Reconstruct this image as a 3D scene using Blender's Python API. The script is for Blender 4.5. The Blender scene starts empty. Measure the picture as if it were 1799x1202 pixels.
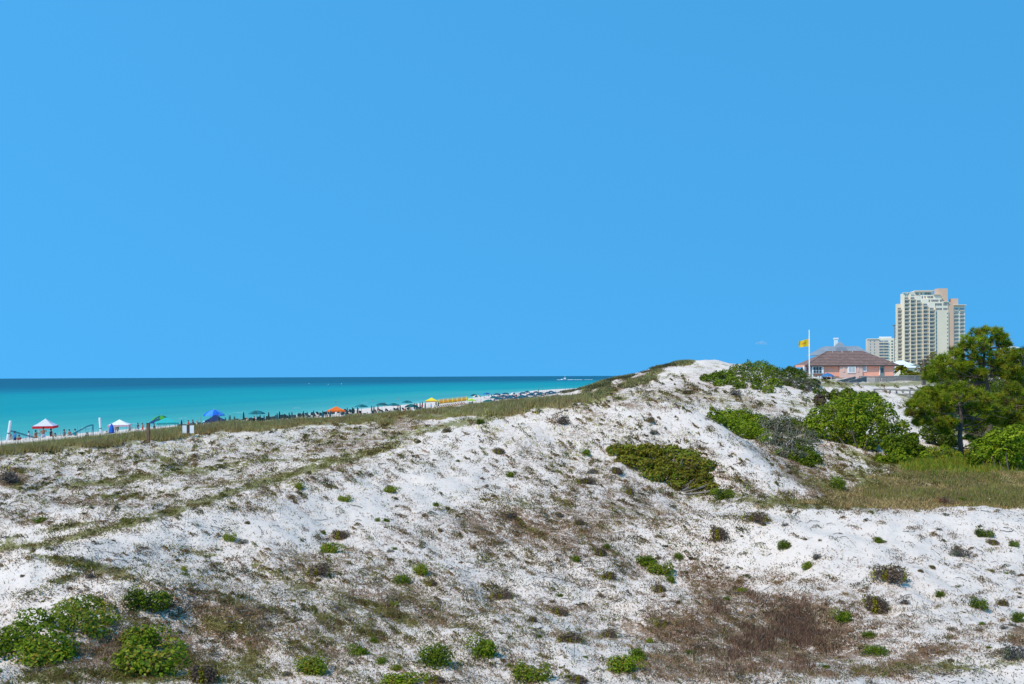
import bpy, math, random
import numpy as np
from mathutils import Vector, Matrix
R = math.radians
random.seed(7)
rng = np.random.default_rng(7)
scene = bpy.context.scene
COL = scene.collection

# ------------------------------------------------------------ camera, sky, sun, exposure
F, CX, HZ, H, ROLL = 1499.0, 899.5, 661.0, 11.0, -0.0045
cam = bpy.data.cameras.new("camera")
cam.sensor_width = 36.0
cam.lens = 30.0
cam.shift_y = 60.0 / 1799.0
cam.clip_start = 0.2
cam.clip_end = 120000.0
cam_o = bpy.data.objects.new("camera", cam)
COL.objects.link(cam_o)
cam_o.matrix_world = Matrix.Translation((0, 0, H)) @ Matrix.Rotation(R(90), 4, 'X') @ Matrix.Rotation(ROLL, 4, 'Z')
scene.camera = cam_o

SUN_EL, SUN_AZ = R(52), R(-130)      # azimuth from +Y towards +X: the sun stands to the left over the sea, a little behind the camera
sd = Vector((math.sin(SUN_AZ) * math.cos(SUN_EL), math.cos(SUN_AZ) * math.cos(SUN_EL), math.sin(SUN_EL)))
world = bpy.data.worlds.new("World")
scene.world = world
world.use_nodes = True
wn, wl = world.node_tree.nodes, world.node_tree.links
wn.clear()
SKY_TINT = (0.575, 1.87, 2.12, 1)
sky = wn.new('ShaderNodeTexSky')
sky.sky_type = 'NISHITA'
sky.sun_disc = False
sky.sun_elevation = SUN_EL
sky.sun_rotation = SUN_AZ
sky.altitude = 0
sky.air_density = 1.0
sky.dust_density = 0.1
sky.ozone_density = 1.5
tcw = wn.new('ShaderNodeTexCoord'); sxyz = wn.new('ShaderNodeSeparateXYZ'); cxyz = wn.new('ShaderNodeCombineXYZ')
zm = wn.new('ShaderNodeMath'); zm.operation = 'MULTIPLY_ADD'; zm.inputs[1].default_value = 0.36; zm.inputs[2].default_value = 0.58
wl.new(tcw.outputs['Generated'], sxyz.inputs[0]); wl.new(sxyz.outputs[2], zm.inputs[0])
xm = wn.new('ShaderNodeMath'); xm.operation = 'MULTIPLY'; xm.inputs[1].default_value = 0.5
wl.new(sxyz.outputs[0], xm.inputs[0]); wl.new(xm.outputs[0], cxyz.inputs[0]); wl.new(sxyz.outputs[1], cxyz.inputs[1]); wl.new(zm.outputs[0], cxyz.inputs[2])
wl.new(cxyz.outputs[0], sky.inputs[0])
mul = wn.new('ShaderNodeMixRGB')
mul.blend_type = 'MULTIPLY'
mul.inputs[0].default_value = 1.0
mul.inputs[2].default_value = SKY_TINT
bg = wn.new('ShaderNodeBackground')
bg.inputs['Strength'].default_value = 0.15
wo = wn.new('ShaderNodeOutputWorld')
wl.new(sky.outputs[0], mul.inputs[1])
wl.new(mul.outputs[0], bg.inputs[0])
wl.new(bg.outputs[0], wo.inputs[0])
sun = bpy.data.lights.new("sun", 'SUN')
sun.energy = 3.9
sun.angle = R(0.5)
sun.color = (1.0, 0.92, 0.80)
sun_o = bpy.data.objects.new("sun", sun)
COL.objects.link(sun_o)
sun_o.rotation_euler = sd.to_track_quat('Z', 'Y').to_euler()
vs = scene.view_settings
vs.view_transform = 'Standard'
vs.look = 'None'
vs.gamma = 1
vs.use_curve_mapping = False
vs.exposure = 0.0

# ------------------------------------------------------------ helpers
cr, sr = math.cos(ROLL), math.sin(ROLL)
def ray(px, py):
    a = (np.asarray(px, float) - CX) / F
    b = (HZ - np.asarray(py, float)) / F
    return a * cr - b * sr, a * sr + b * cr         # x per metre of depth, z per metre of depth
def W3(px, py, D):
    ux, uz = ray(px, py)
    return np.array([float(ux) * D, D, H + float(uz) * D])
def proj(x, y, z):
    gx, gz = x / y, (z - H) / y
    a = gx * cr + gz * sr
    b = -gx * sr + gz * cr
    return CX + a * F, HZ - b * F

def hsh(ix, iy, s):
    n = (ix.astype(np.int64) * 374761393 + iy.astype(np.int64) * 668265263 + s * 1274126177) & 0x7fffffff
    n = ((n ^ (n >> 13)) * 1274126177) & 0x7fffffff
    n = (n ^ (n >> 16)) & 0xffff
    return n / 65535.0
def vn(x, y, s=0):
    x = np.asarray(x, float); y = np.asarray(y, float)
    ix, iy = np.floor(x), np.floor(y)
    fx, fy = x - ix, y - iy
    fx = fx * fx * (3 - 2 * fx); fy = fy * fy * (3 - 2 * fy)
    a, b = hsh(ix, iy, s), hsh(ix + 1, iy, s)
    c, d = hsh(ix, iy + 1, s), hsh(ix + 1, iy + 1, s)
    return (a * (1 - fx) + b * fx) * (1 - fy) + (c * (1 - fx) + d * fx) * fy
def fbm(x, y, s=0, o=4):
    v, a, t = 0, 1.0, 0
    for k in range(o):
        v = v + a * vn(x * 2 ** k + 17.3 * k, y * 2 ** k - 9.1 * k, s + k); t += a; a *= 0.55
    return v / t

def mesh_np(name, V, Fc, cols=None, smooth=False):
    me = bpy.data.meshes.new(name)
    V = np.asarray(V, np.float32); Fc = np.asarray(Fc, np.int32)
    n, k = Fc.shape
    me.vertices.add(len(V)); me.vertices.foreach_set('co', V.ravel())
    me.loops.add(n * k); me.loops.foreach_set('vertex_index', Fc.ravel())
    me.polygons.add(n)
    me.polygons.foreach_set('loop_start', np.arange(n, dtype=np.int32) * k)
    me.polygons.foreach_set('loop_total', np.full(n, k, np.int32))
    if smooth:
        me.polygons.foreach_set('use_smooth', np.ones(n, bool))
    me.update(calc_edges=True)
    if cols is not None:
        at = me.color_attributes.new('Col', 'FLOAT_COLOR', 'POINT')
        c4 = np.ones((len(V), 4), np.float32); c4[:, :3] = cols
        at.data.foreach_set('color', c4.ravel())
    return me

class MB:
    """collects shapes; build() links them as one mesh object"""
    def __init__(s): s.v = []; s.f = []; s.m = []
    def add(s, V, Fs, m=0):
        o = len(s.v); s.v += [tuple(map(float, p)) for p in V]
        s.f += [tuple(i + o for i in f) for f in Fs]; s.m += [m] * len(Fs); return s
    def box(s, x0, x1, y0, y1, z0, z1, m=0):
        V = [(x0,y0,z0),(x1,y0,z0),(x1,y1,z0),(x0,y1,z0),(x0,y0,z1),(x1,y0,z1),(x1,y1,z1),(x0,y1,z1)]
        return s.add(V, [(0,3,2,1),(4,5,6,7),(0,1,5,4),(1,2,6,5),(2,3,7,6),(3,0,4,7)], m)
    def tube(s, pts, rad, n=6, m=0):
        pts = [Vector(p) for p in pts]
        if not hasattr(rad, '__len__'): rad = [rad] * len(pts)
        V = []; Fs = []
        for i, p in enumerate(pts):
            d = (pts[min(i + 1, len(pts) - 1)] - pts[max(i - 1, 0)])
            if d.length < 1e-9: d = Vector((0, 0, 1))
            d.normalize()
            a = d.cross(Vector((0.3, 0.9, 0.1)) if abs(d.y) < 0.9 else Vector((1, 0, 0))).normalized()
            b = d.cross(a)
            for k in range(n):
                t = 2 * math.pi * k / n
                V.append(p + a * math.cos(t) * rad[i] + b * math.sin(t) * rad[i])
        for i in range(len(pts) - 1):
            for k in range(n):
                Fs.append((i*n+k, i*n+(k+1) % n, (i+1)*n+(k+1) % n, (i+1)*n+k))
        Fs.append(tuple(range(n))[::-1]); Fs.append(tuple((len(pts)-1)*n + k for k in range(n)))
        return s.add(V, Fs, m)
    def lathe(s, prof, n=12, c=(0,0,0), m=0, mats=None, sx=1, sy=1):
        V = []; Fs = []
        for r_, z in prof:
            for k in range(n):
                t = 2 * math.pi * (k + .5) / n
                V.append((c[0] + r_*math.cos(t)*sx, c[1] + r_*math.sin(t)*sy, c[2] + z))
        o = len(s.v)
        for i in range(len(prof) - 1):
            for k in range(n):
                Fs.append((i*n+k, i*n+(k+1) % n, (i+1)*n+(k+1) % n, (i+1)*n+k))
        s.add(V, Fs, m)
        if mats:
            L = len(s.m) - len(Fs)
            for i in range(len(prof) - 1):
                for k in range(n): s.m[L + i*n + k] = mats[k % len(mats)]
        return s
    def build(s, name, mats, parent=None, smooth=False):
        me = bpy.data.meshes.new(name)
        me.from_pydata(s.v, [], s.f); 
        if not isinstance(mats, (list, tuple)): mats = [mats]
        for q in mats: me.materials.append(q)
        me.polygons.foreach_set('material_index', s.m)
        if smooth: me.polygons.foreach_set('use_smooth', [True]*len(s.f))
        me.update()
        return link(name, me, parent)

def link(name, data, parent=None, loc=None, rz=0, sc=None):
    o = bpy.data.objects.new(name, data)
    COL.objects.link(o)
    if parent is not None: o.parent = parent
    if loc is not None: o.location = [float(q) for q in loc]
    if rz: o.rotation_euler = (0, 0, rz)
    if sc is not None: o.scale = [float(q) for q in sc]
    return o
def tag(o, label=None, cat=None, group=None, kind=None):
    if label: o['label'] = label
    if cat: o['category'] = cat
    if group: o['group'] = group
    if kind: o['kind'] = kind
    return o
def thing(name, label, cat, loc=(0,0,0), rz=0, group=None, sc=None):
    return tag(link(name, None, None, loc, rz, sc), label, cat, group)
def children(o): return CH.get(o.name, [])
def copy_tree(o, loc, rz=0, label=None, group=None, sc=None):
    c = o.copy(); COL.objects.link(c)
    c.location = [float(q) for q in loc]; c.rotation_euler = (0, 0, rz)
    if sc is not None: c.scale = [float(q) for q in sc]
    if label: c['label'] = label
    if group: c['group'] = group
    for ch in o.children:
        d = ch.copy(); COL.objects.link(d); d.parent = c
        for g in ch.children:
            e = g.copy(); COL.objects.link(e); e.parent = d
    return c
def paint(root, name, m):
    """give the named parts of a copied thing their own material (object-linked slot)"""
    for ch in root.children:
        if ch.name.split('.')[0] == name:
            ch.material_slots[0].link = 'OBJECT'; ch.material_slots[0].material = m
        for g in ch.children:
            if g.name.split('.')[0] == name:
                g.material_slots[0].link = 'OBJECT'; g.material_slots[0].material = m

MATS = {}
def mat(name, col, rough=0.7, var=0.12, scale=3.0, bump=0.0, trans=0.0, spec=0.3):
    if name in MATS: return MATS[name]
    m = bpy.data.materials.new(name); m.use_nodes = True
    n, l = m.node_tree.nodes, m.node_tree.links
    b = n['Principled BSDF']
    tc = n.new('ShaderNodeTexCoord'); nz = n.new('ShaderNodeTexNoise')
    nz.inputs['Scale'].default_value = scale; nz.inputs['Detail'].default_value = 4
    l.new(tc.outputs['Object'], nz.inputs['Vector'])
    rp = n.new('ShaderNodeValToRGB')
    rp.color_ramp.elements[0].position = 0.3; rp.color_ramp.elements[1].position = 0.7
    rp.color_ramp.elements[0].color = [c * (1 - var) for c in col] + [1]
    rp.color_ramp.elements[1].color = [min(1, c * (1 + var)) for c in col] + [1]
    l.new(nz.outputs['Fac'], rp.inputs[0]); l.new(rp.outputs[0], b.inputs['Base Color'])
    b.inputs['Roughness'].default_value = rough
    b.inputs['Specular IOR Level'].default_value = spec
    if bump:
        bp = n.new('ShaderNodeBump'); bp.inputs['Strength'].default_value = bump
        l.new(nz.outputs['Fac'], bp.inputs['Height']); l.new(bp.outputs[0], b.inputs['Normal'])
    if trans:
        t = n.new('ShaderNodeBsdfTranslucent'); mx = n.new('ShaderNodeMixShader'); mx.inputs[0].default_value = trans
        l.new(rp.outputs[0], t.inputs[0]); l.new(b.outputs[0], mx.inputs[1]); l.new(t.outputs[0], mx.inputs[2])
        l.new(mx.outputs[0], n['Material Output'].inputs['Surface'])
    MATS[name] = m
    return m
def veg_mat(name='leaves', trans=0.38, rough=0.55):
    m = bpy.data.materials.new(name); m.use_nodes = True
    n, l = m.node_tree.nodes, m.node_tree.links
    b = n['Principled BSDF']; b.inputs['Roughness'].default_value = rough
    b.inputs['Specular IOR Level'].default_value = 0.07
    at = n.new('ShaderNodeAttribute'); at.attribute_name = 'Col'
    oi = n.new('ShaderNodeObjectInfo'); h = n.new('ShaderNodeHueSaturation')
    mr = n.new('ShaderNodeMapRange'); mr.inputs['To Min'].default_value = 0.8; mr.inputs['To Max'].default_value = 1.2
    l.new(oi.outputs['Random'], mr.inputs['Value']); l.new(mr.outputs[0], h.inputs['Value'])
    l.new(at.outputs['Color'], h.inputs['Color']); l.new(h.outputs[0], b.inputs['Base Color'])
    t = n.new('ShaderNodeBsdfTranslucent'); mx = n.new('ShaderNodeMixShader'); mx.inputs[0].default_value = trans
    l.new(h.outputs[0], t.inputs[0]); l.new(b.outputs[0], mx.inputs[1]); l.new(t.outputs[0], mx.inputs[2])
    l.new(mx.outputs[0], n['Material Output'].inputs['Surface'])
    return m
LEAF = veg_mat()
DRY = veg_mat('dry_plants', 0.15, 0.8)

# ------------------------------------------------------------ terrain heightfield from surveyed points
def shore_x(y): return np.interp(y, [0, 150, 181, 235, 350, 550, 700], [-142, -91, -81, -64, -37, 0, 30]) + 1.2 * np.sin(np.asarray(y) / 17.0)
C = []
def cp(px, py, D): C.append(tuple(W3(px, py, D)))
def cw(x, y, z): C.append((x, y, z))
# right foreground dune and gully
for p in [(1400,1202,15),(1600,1202,15.2),(1799,1202,15.2),(1250,1202,15),(1400,1130,19),(1300,1100,19.6),(1600,1100,19),(1799,1100,19.5),
          (1600,1000,23.3),(1799,1000,24),(1450,1000,23.5),(1400,905,28),(1500,901,28.3),(1600,898,28.6),(1700,897,29),(1799,900,29),(1330,915,27.5),
          (1250,1000,25.5),(1200,1100,20),(1250,1050,22.5)]: cp(*p)
cw(6, 6, 5.7); cw(0, 7, 5.7); cw(-6, 6, 5.9); cw(-4, 11, 5.8); cw(6, 11, 5.6)
# hollow behind it
for p in [(1600,886,36.5),(1799,886,36.5),(1450,888,36),(1600,860,41),(1799,860,41),(1600,832,47.5),(1799,832,47.5)]: cp(*p)
cw(12.5, 32.5, 5.4); cw(17, 32.5, 5.35); cw(21, 33, 5.35)
# main dune crest and faces
for p in [(960,712,52),(1100,710,50),(1030,709,51.5),(1160,713,48.5),(1220,722,46),(1260,744,46),(1300,770,45),(1350,800,44),(1400,828,43),(1450,850,41.5),(1500,868,39.5),(1350,888,34),
          (920,722,50.5),(880,735,49),(820,750,47),(760,765,45),(700,785,42.5),(640,805,40),(580,829,37),(520,850,34),(460,866,31.5),(400,880,29),(320,905,26.6),(230,930,24.5),(150,955,22.8),(60,980,21),
          (900,800,40),(900,850,35.5),(900,900,31),(900,1000,24.5),(900,1100,19),(900,1202,15),(1100,800,41),(1100,850,36.5),(1100,900,32),(1100,1000,25.3),(1100,1100,20),(1100,1202,15.2),
          (1250,900,32.5),(1250,850,37),(1200,800,41),(1300,850,36.8),(1350,870,34.8),(750,850,34.5),(750,900,30),(750,1000,24),(750,1100,19),(750,1202,15),
          (600,900,29),(600,1000,23),(600,1100,18.5),(600,1202,14.8),(450,950,25),(450,1020,21.5),(450,1100,18.2),(450,1202,14.6),
          (300,1000,21),(300,1100,17.5),(300,1202,14.4),(150,1040,18.6),(230,1020,19.4),(60,1030,19),(0,1022,19.6),(0,1202,14),(0,1100,16.5),(150,1120,16.3),(150,1202,14.2)]: cp(*p)
# left valley, foredune
for p in [(0,1000,21.6),(0,960,24.3),(0,930,27),(0,900,31),(0,870,39),(150,900,32),(200,885,36),(100,870,40.5),(200,862,44),(300,850,46.5),(300,872,38),(400,828,53),(400,850,45),(460,838,47),
          (560,800,61),(500,815,56),(640,785,60),(700,762,78),(620,775,72),(760,750,80),(820,740,84),(880,727,92),(940,715,100),
          (0,800,53),(100,787,57),(200,777,62),(300,764,69),(400,752,77),(480,746,83),(560,740,89),(660,732,99),(750,722,110),(830,716,117),(900,710,124),(960,704,128),
          (0,835,46),(200,820,53),(100,830,49),(300,808,58),(400,792,64),(480,780,70),(560,770,75)]: cp(*p)
# back dune
for p in [(1040,689,125),(1090,669,117),(1140,653,113),(1190,638,109),(1230,632,106),(1290,641,105),(1350,652,106),(1420,668,104),(1400,658,108),
          (1080,700,92),(1150,680,90),(1150,700,78),(1230,680,87),(1230,660,95),(1230,705,76),(1350,700,78),(1350,680,88),(1350,740,62),(1300,725,66),(1420,725,68),(1420,695,82),(1450,790,54),(1400,770,56),
          (1100,706,72),(1180,712,66),(1500,845,44),(1500,810,52),(1600,820,50),(1700,800,58),(1799,795,60),(1600,745,82),(1480,705,92),(1560,710,95),(1640,740,84),
          (1550,690,118),(1500,680,140),(1550,671,168),(1600,670,168),(1450,672,160),(1600,690,118),(1700,690,110),(1799,700,110),(1400,668,160)]: cp(*p)
cw(8, 62, 7.4); cw(2, 66, 7.2); cw(14, 60, 7.3)
cw(25, 140, 8.5); cw(20, 160, 6.5); cw(10, 150, 5.0); cw(40, 150, 9.5)
for Y, px in ((205,1400),(205,1480),(205,1580),(240,1480),(240,1600),(200,1700),(240,1799)): cw((px - CX)/F*Y, Y, 9.9)
# beach
for Y in (30, 60, 90, 120, 150, 183, 230, 300, 380, 480, 620):
    fx = {30:-44, 60:-29.5, 90:-19, 120:-2}.get(Y)
    if Y <= 110: prof = [(-30,-1.6),(0,0),(15,1.3),(30,2.3),(50,3.4),(62,4.1)]
    elif Y <= 150: prof = [(-30,-1.6),(0,0),(15,1.2),(40,2.2),(60,3.0)] + ([(72,3.8)] if Y >= 120 else [])
    elif Y < 250: prof = [(-30,-1.6),(0,0),(15,1.1),(40,1.8),(60,2.3),(80,2.8),(96,3.6)]
    else: prof = [(-30,-1.6),(0,0),(15,1.1),(40,1.7),(60,2.0),(80,2.2),(100,4.5),(130,7)]
    for d, z in prof:
        cw(float(shore_x(Y)) + d * 1.038, Y, z)
for Y in (400, 620, 900, 1500, 2500, 3600):
    sx_ = float(shore_x(min(Y, 620))) + (Y - min(Y, 620)) * 0.5
    cw(sx_ - 40, Y, -2); cw(sx_, Y, 0); cw(sx_ + 90, Y, 4); 
    for k in (180, 400, 900, 2200): cw(sx_ + k, Y, 9)
cw(-400, 30, -3); cw(-400, 400, -3); cw(-900, 900, -3); cw(60, 20, 6); cw(90, 60, 8); cw(140, 120, 9); cw(60, 60, 6.5)
C = np.array(C)
CC = 3.0
def kern(d2): return -np.sqrt(d2 + CC * CC)
_d2 = ((C[:, None, :2] - C[None, :, :2]) ** 2).sum(-1)
_n = len(C)
A = np.zeros((_n + 1, _n + 1)); A[:_n, :_n] = kern(_d2) + np.eye(_n) * -0.02; A[_n, :_n] = A[:_n, _n] = 1
wts = np.linalg.solve(A, np.append(C[:, 2], 0))
def TH0(x, y):
    out = np.empty(x.size); xf, yf = x.ravel(), y.ravel()
    for i in range(0, x.size, 40000):
        dx = xf[i:i+40000, None] - C[None, :, 0]; dy = yf[i:i+40000, None] - C[None, :, 1]
        out[i:i+40000] = kern(dx*dx + dy*dy) @ wts[:_n] + wts[_n]
    return out.reshape(x.shape)
NU, ND = 430, 640
U = np.linspace(-1.05, 1.15, NU)
LD = np.linspace(math.log(4.0), math.log(3500.0), ND)
DD = np.exp(LD)
UU, DG = np.meshgrid(U, DD, indexing='ij')
XX = UU * DG
Z0 = np.clip(TH0(XX, DG), -3, 14)
dune = np.clip((Z0 - 3.6) / 1.5, 0, 1)
rough_ = (fbm(XX / 2.6, DG / 2.6, 3, 4) - .5) * 0.72 + (fbm(XX / 9, DG / 9, 9, 3) - .5) * 0.5 + (fbm(XX / .55, DG / .55, 31, 2) - .5) * 0.20
ZG = Z0 + rough_ * (0.15 + 0.85 * dune) * np.clip(DG / 20, .5, 1.0)
PXG, PYG = proj(XX, DG, ZG)
def terr(x, y):
    x = np.atleast_1d(np.asarray(x, float)); y = np.atleast_1d(np.asarray(y, float))
    fu = np.clip((x / y - U[0]) / (U[1] - U[0]), 0, NU - 1.001); fd = np.clip((np.log(y) - LD[0]) / (LD[1] - LD[0]), 0, ND - 1.001)
    i, j = fu.astype(int), fd.astype(int); a, b = fu - i, fd - j
    return (ZG[i, j]*(1-a)*(1-b) + ZG[i+1, j]*a*(1-b) + ZG[i, j+1]*(1-a)*b + ZG[i+1, j+1]*a*b)
def hit(px, py):
    """first terrain point seen along the pixel's ray"""
    px = np.atleast_1d(np.asarray(px, float)); py = np.atleast_1d(np.asarray(py, float))
    out = np.full((len(px), 3), np.nan)
    for s in range(0, len(px), 4000):
        ux, uz = ray(px[s:s+4000], py[s:s+4000])
        fu = np.clip((ux - U[0]) / (U[1] - U[0]), 0, NU - 1.001); i = fu.astype(int); a = (fu - i)[:, None]
        Zc = ZG[i] * (1 - a) + ZG[i + 1] * a
        diff = H + uz[:, None] * DD[None, :] - Zc
        below = diff <= 0
        ok = below.any(1); j = below.argmax(1); j = np.maximum(j, 1)
        r = np.arange(len(j)); d1, d0 = diff[r, j], diff[r, j - 1]
        t = np.clip(d0 / (d0 - d1 + 1e-9), 0, 1)
        D = DD[j - 1] * (1 - t) + DD[j] * t
        P = np.stack([ux * D, D, H + uz * D], 1); P[~ok] = np.nan
        out[s:s+4000] = P
    return out
def beach_at(px, top, h, dmin=70, D=None):
    """the spot on the beach where a thing of height h has its top at this pixel"""
    if D is not None:
        x = float(ray(px, top)[0]) * D; return [x, float(D), float(terr(x, D)[0])]
    best = None
    for D in np.geomspace(900, dmin, 500):
        ux, _ = ray(px, top)
        z = float(terr(ux * D, D)[0])
        if z < 0.45: continue
        _, py = proj(ux * D, D, z + h)
        if py >= top: best = (ux * D, D, z); break
    if best is None: best = (float(ray(px, top)[0]) * dmin, dmin, float(terr(ray(px, top)[0] * dmin, dmin)[0]))
    return [float(q) for q in best]

# ------------------------------------------------------------ where plants and litter lie on the dunes (patches: px, py, rx, ry, turn, weight)
BP = [(-260,950,260,220,0,.5),(2060,1000,240,200,0,.35),(1225,645,60,9,5,.45),(1290,655,60,10,10,.4),(1190,665,60,10,-10,.5),(1180,690,140,22,0,.65),(1330,712,70,14,20,.7),(1130,715,80,8,0,.7),(1420,835,120,26,33,.95),(1360,800,60,18,35,.7),(1480,880,160,14,4,.9),(1290,845,90,16,22,.7),(1230,790,60,14,35,.4),(330,850,420,70,-6,.42),(600,1080,420,120,5,.42),(1050,900,300,130,0,.42),(1350,1120,260,90,0,.5),(250,800,330,32,-5,.45),(1420,790,150,60,35,.45),(1200,700,160,25,0,.40),(1600,1000,260,90,0,.15),(620,775,120,25,-8,.7),(130,860,160,25,0,.5),(250,1140,120,50,0,.9),(400,1090,90,30,15,1.0),(180,1165,120,30,0,.8),(560,1100,120,20,15,.7),(850,1070,120,20,5,.45),(1000,960,140,40,0,.55),(1120,1010,60,40,20,.5),(600,940,60,10,0,.5),(1560,1090,120,10,0,.4),(1700,1130,100,30,0,.5),(1340,1010,60,20,0,.4),(1330,1110,230,70,0,1.1),(1230,1165,130,35,0,1.1),(1265,1040,75,40,15,.95),(1225,1000,50,25,0,.7),(930,935,190,55,5,.75),(1060,890,170,50,0,.6),(1050,845,140,35,0,.5),
      (1170,930,80,28,0,.6),(700,1065,140,28,14,.85),(1650,1140,60,12,-5,1),(1600,1160,60,12,-12,1),(1470,1180,180,14,0,.8),(1795,1120,30,20,0,1),(620,1100,110,22,18,.6),
      (20,838,32,20,0,1.1),(170,882,90,12,0,.8),(190,800,35,25,20,.7),(60,918,45,8,-5,.8),(110,908,18,6,-5,.9),(500,795,80,12,0,.6),(620,768,80,16,0,.8),(700,742,50,20,0,.9),(1330,872,80,16,10,.7),
      (1400,800,60,20,38,.6),(1480,830,60,20,35,.8),(1235,835,80,25,30,.6),(1100,780,60,20,15,.5),(1160,702,90,9,0,.7),(1260,706,50,8,0,.6),(1600,850,180,20,0,.8),(1700,868,110,16,0,.9),
      (1480,884,110,10,5,.8),(420,1075,60,22,12,1),(380,1110,60,30,20,.8),(330,1130,60,40,0,.7),(440,1120,40,30,40,.8),(570,1150,90,14,10,.7),(300,1060,40,20,0,.5),(150,1150,60,30,0,.7),(220,1100,40,40,0,.6),
      (1100,1060,60,20,10,.5),(980,1070,60,12,5,.7),(1000,1120,60,12,0,.7),(880,1130,50,12,0,.4),(1180,1085,50,14,8,.8),(700,940,120,20,5,.35),(560,985,50,14,5,.5),(620,980,30,12,0,.5),(700,1000,90,20,10,.3),
      (240,965,60,12,0,.4),(165,1010,60,14,0,.4),(1690,1055,70,20,0,.4),(1640,1065,40,12,0,.5),(1400,1070,60,14,0,.5),(700,890,30,12,0,.7),(900,905,30,14,0,.8),(770,815,40,6,5,.3),
      (940,730,50,10,20,.5),(985,735,20,14,25,.9),(1000,745,70,18,30,.5),(1070,750,80,22,32,.5),(1130,700,60,8,0,.5),(560,830,90,8,-14,.7),(420,845,120,8,-8,.7),(280,880,60,8,-10,.6),(260,870,90,7,0,.7),(1450,760,20,10,30,.5),(1310,690,60,12,20,.4)]
GP = [(-260,900,260,160,0,.35),(2060,840,240,60,0,.8),(1240,640,70,6,4,.5),(1200,655,60,7,-12,.5),(1150,700,110,7,4,.5),(1160,665,70,10,-12,.5),(1270,700,80,14,15,.5),(1400,715,40,14,30,.6),(1440,850,100,16,30,.6),(1380,880,130,8,3,.9),(1270,868,60,8,8,.9),(900,880,200,20,5,.3),(560,1040,140,12,24,.6),(650,1060,120,9,24,.6),(480,1120,120,12,24,.6),(760,1140,90,10,24,.5),(1730,742,110,28,0,1.3),(1700,700,120,20,0,1.2),(330,850,420,70,-6,.30),(600,1080,420,120,5,.28),(1050,900,300,100,0,.22),(250,800,330,32,-5,.30),(600,765,160,20,-8,.45),(1420,800,120,40,35,.3),(1250,700,200,20,5,.3),(400,1100,60,16,12,.9),(450,1155,30,20,0,.7),(330,1160,50,20,0,.7),(250,1185,100,16,0,.9),(120,1180,100,10,0,.7),(230,1090,40,20,0,.5),(680,1070,70,10,22,.8),(600,1020,50,10,20,.5),(750,1110,60,12,15,.4),(960,880,60,10,0,.4),(1130,900,70,10,0,.4),(860,985,60,14,10,.35),(1000,1040,50,10,0,.35),(1450,890,120,6,0,.8),(30,962,60,6,-5,1),(90,953,50,7,-10,1.1),(150,938,50,7,-14,1),(215,922,50,8,-14,1),(290,902,50,8,-14,1.1),(350,883,40,8,-14,1),(400,867,40,7,-14,1),(455,850,45,8,-15,1),(510,834,45,7,-16,1.0),(560,818,50,10,-18,1.1),
      (620,803,40,8,-18,1),(670,790,40,8,-18,1),(700,770,30,7,-15,.8),(15,948,30,5,-20,.7),(120,925,60,7,-8,.9),(200,925,60,7,-8,.6),(70,857,70,4,0,.8),(180,848,70,6,-2,1.1),(250,838,60,7,-4,1),(330,828,60,6,-6,1),(400,818,50,6,-6,.9),
      (300,812,40,6,28,1),(345,824,30,5,20,.9),(470,808,60,5,-4,.8),(180,872,30,5,0,.9),(230,873,30,5,0,.9),(150,890,30,4,0,.7),(320,860,60,4,-6,.7),(400,850,60,4,-8,.8),(480,832,60,5,-10,.7),(450,880,20,4,-20,.5),
      (110,985,60,8,8,1.1),(165,995,60,9,14,1.1),(215,1010,60,10,18,1),(110,1018,50,7,-15,.9),(60,1040,30,6,-25,.6),(340,970,45,9,8,.6),(330,1010,30,8,15,.6),(395,1045,30,8,25,.7),(470,975,20,10,0,.4),(640,1105,60,12,22,.9),(560,1080,50,10,30,.7),
      (480,1070,30,10,25,.7),(700,1085,60,12,20,.7),(570,1125,40,12,20,.5),(400,1180,90,25,0,.7),(100,1190,80,14,0,.8),(250,1190,60,14,0,.6),(1500,840,60,10,30,.8),(1290,870,70,10,5,.7),(1230,880,60,8,5,.5),(1350,880,60,8,0,.6),
      (1600,838,180,22,0,.75),(1750,880,60,10,0,.5),(1650,812,160,16,3,1.3),(1560,880,120,8,0,.5),(1090,700,50,9,-15,.5),(1780,1160,40,10,0,.7),(1700,1170,60,10,0,.6),(1560,1175,90,8,0,.5),(130,800,60,20,0,.35),(260,815,50,10,20,.5),
      (800,745,120,8,-10,.9),(900,722,80,7,-10,.9),(1000,708,60,4,0,.7),(1500,800,60,12,35,.6),(1200,860,40,10,10,.5),(1070,930,100,30,0,.25),(940,940,80,20,0,.3),(1350,700,60,8,15,.4),(1560,675,70,5,0,.9),(1500,690,60,5,0,.7),(1470,676,40,6,0,1),(1630,672,40,6,0,1),(1540,697,50,6,0,.5),(1440,668,50,4,0,.8),(1620,735,60,20,20,.35),(1400,745,40,10,30,.4)]
TP = [(250,795,330,22,-5,.6),(560,765,150,20,-6,.5),(1050,705,90,14,-10,1.1),(1210,690,150,40,0,.45),(1450,710,60,20,30,.4),(1080,682,55,13,-22,1.2),(1130,662,50,8,-22,1.1),(1180,643,40,6,-18,1),(1040,695,50,6,-15,1.2),(1120,690,40,8,0,.6),(1050,740,110,25,25,.45),(350,790,380,35,-3,.30),(100,810,130,25,0,.40),(200,790,60,20,30,.6),(600,760,140,20,0,.4),(680,770,70,18,30,.5),(1200,690,90,12,0,.4),(1170,760,80,20,30,.35),
      (1150,660,80,16,0,.25),(1440,810,80,14,35,.5),(1380,770,50,10,35,.5),(1340,860,60,10,20,.5),(880,765,90,18,20,.35),(1000,780,120,30,20,.3)]
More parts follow.
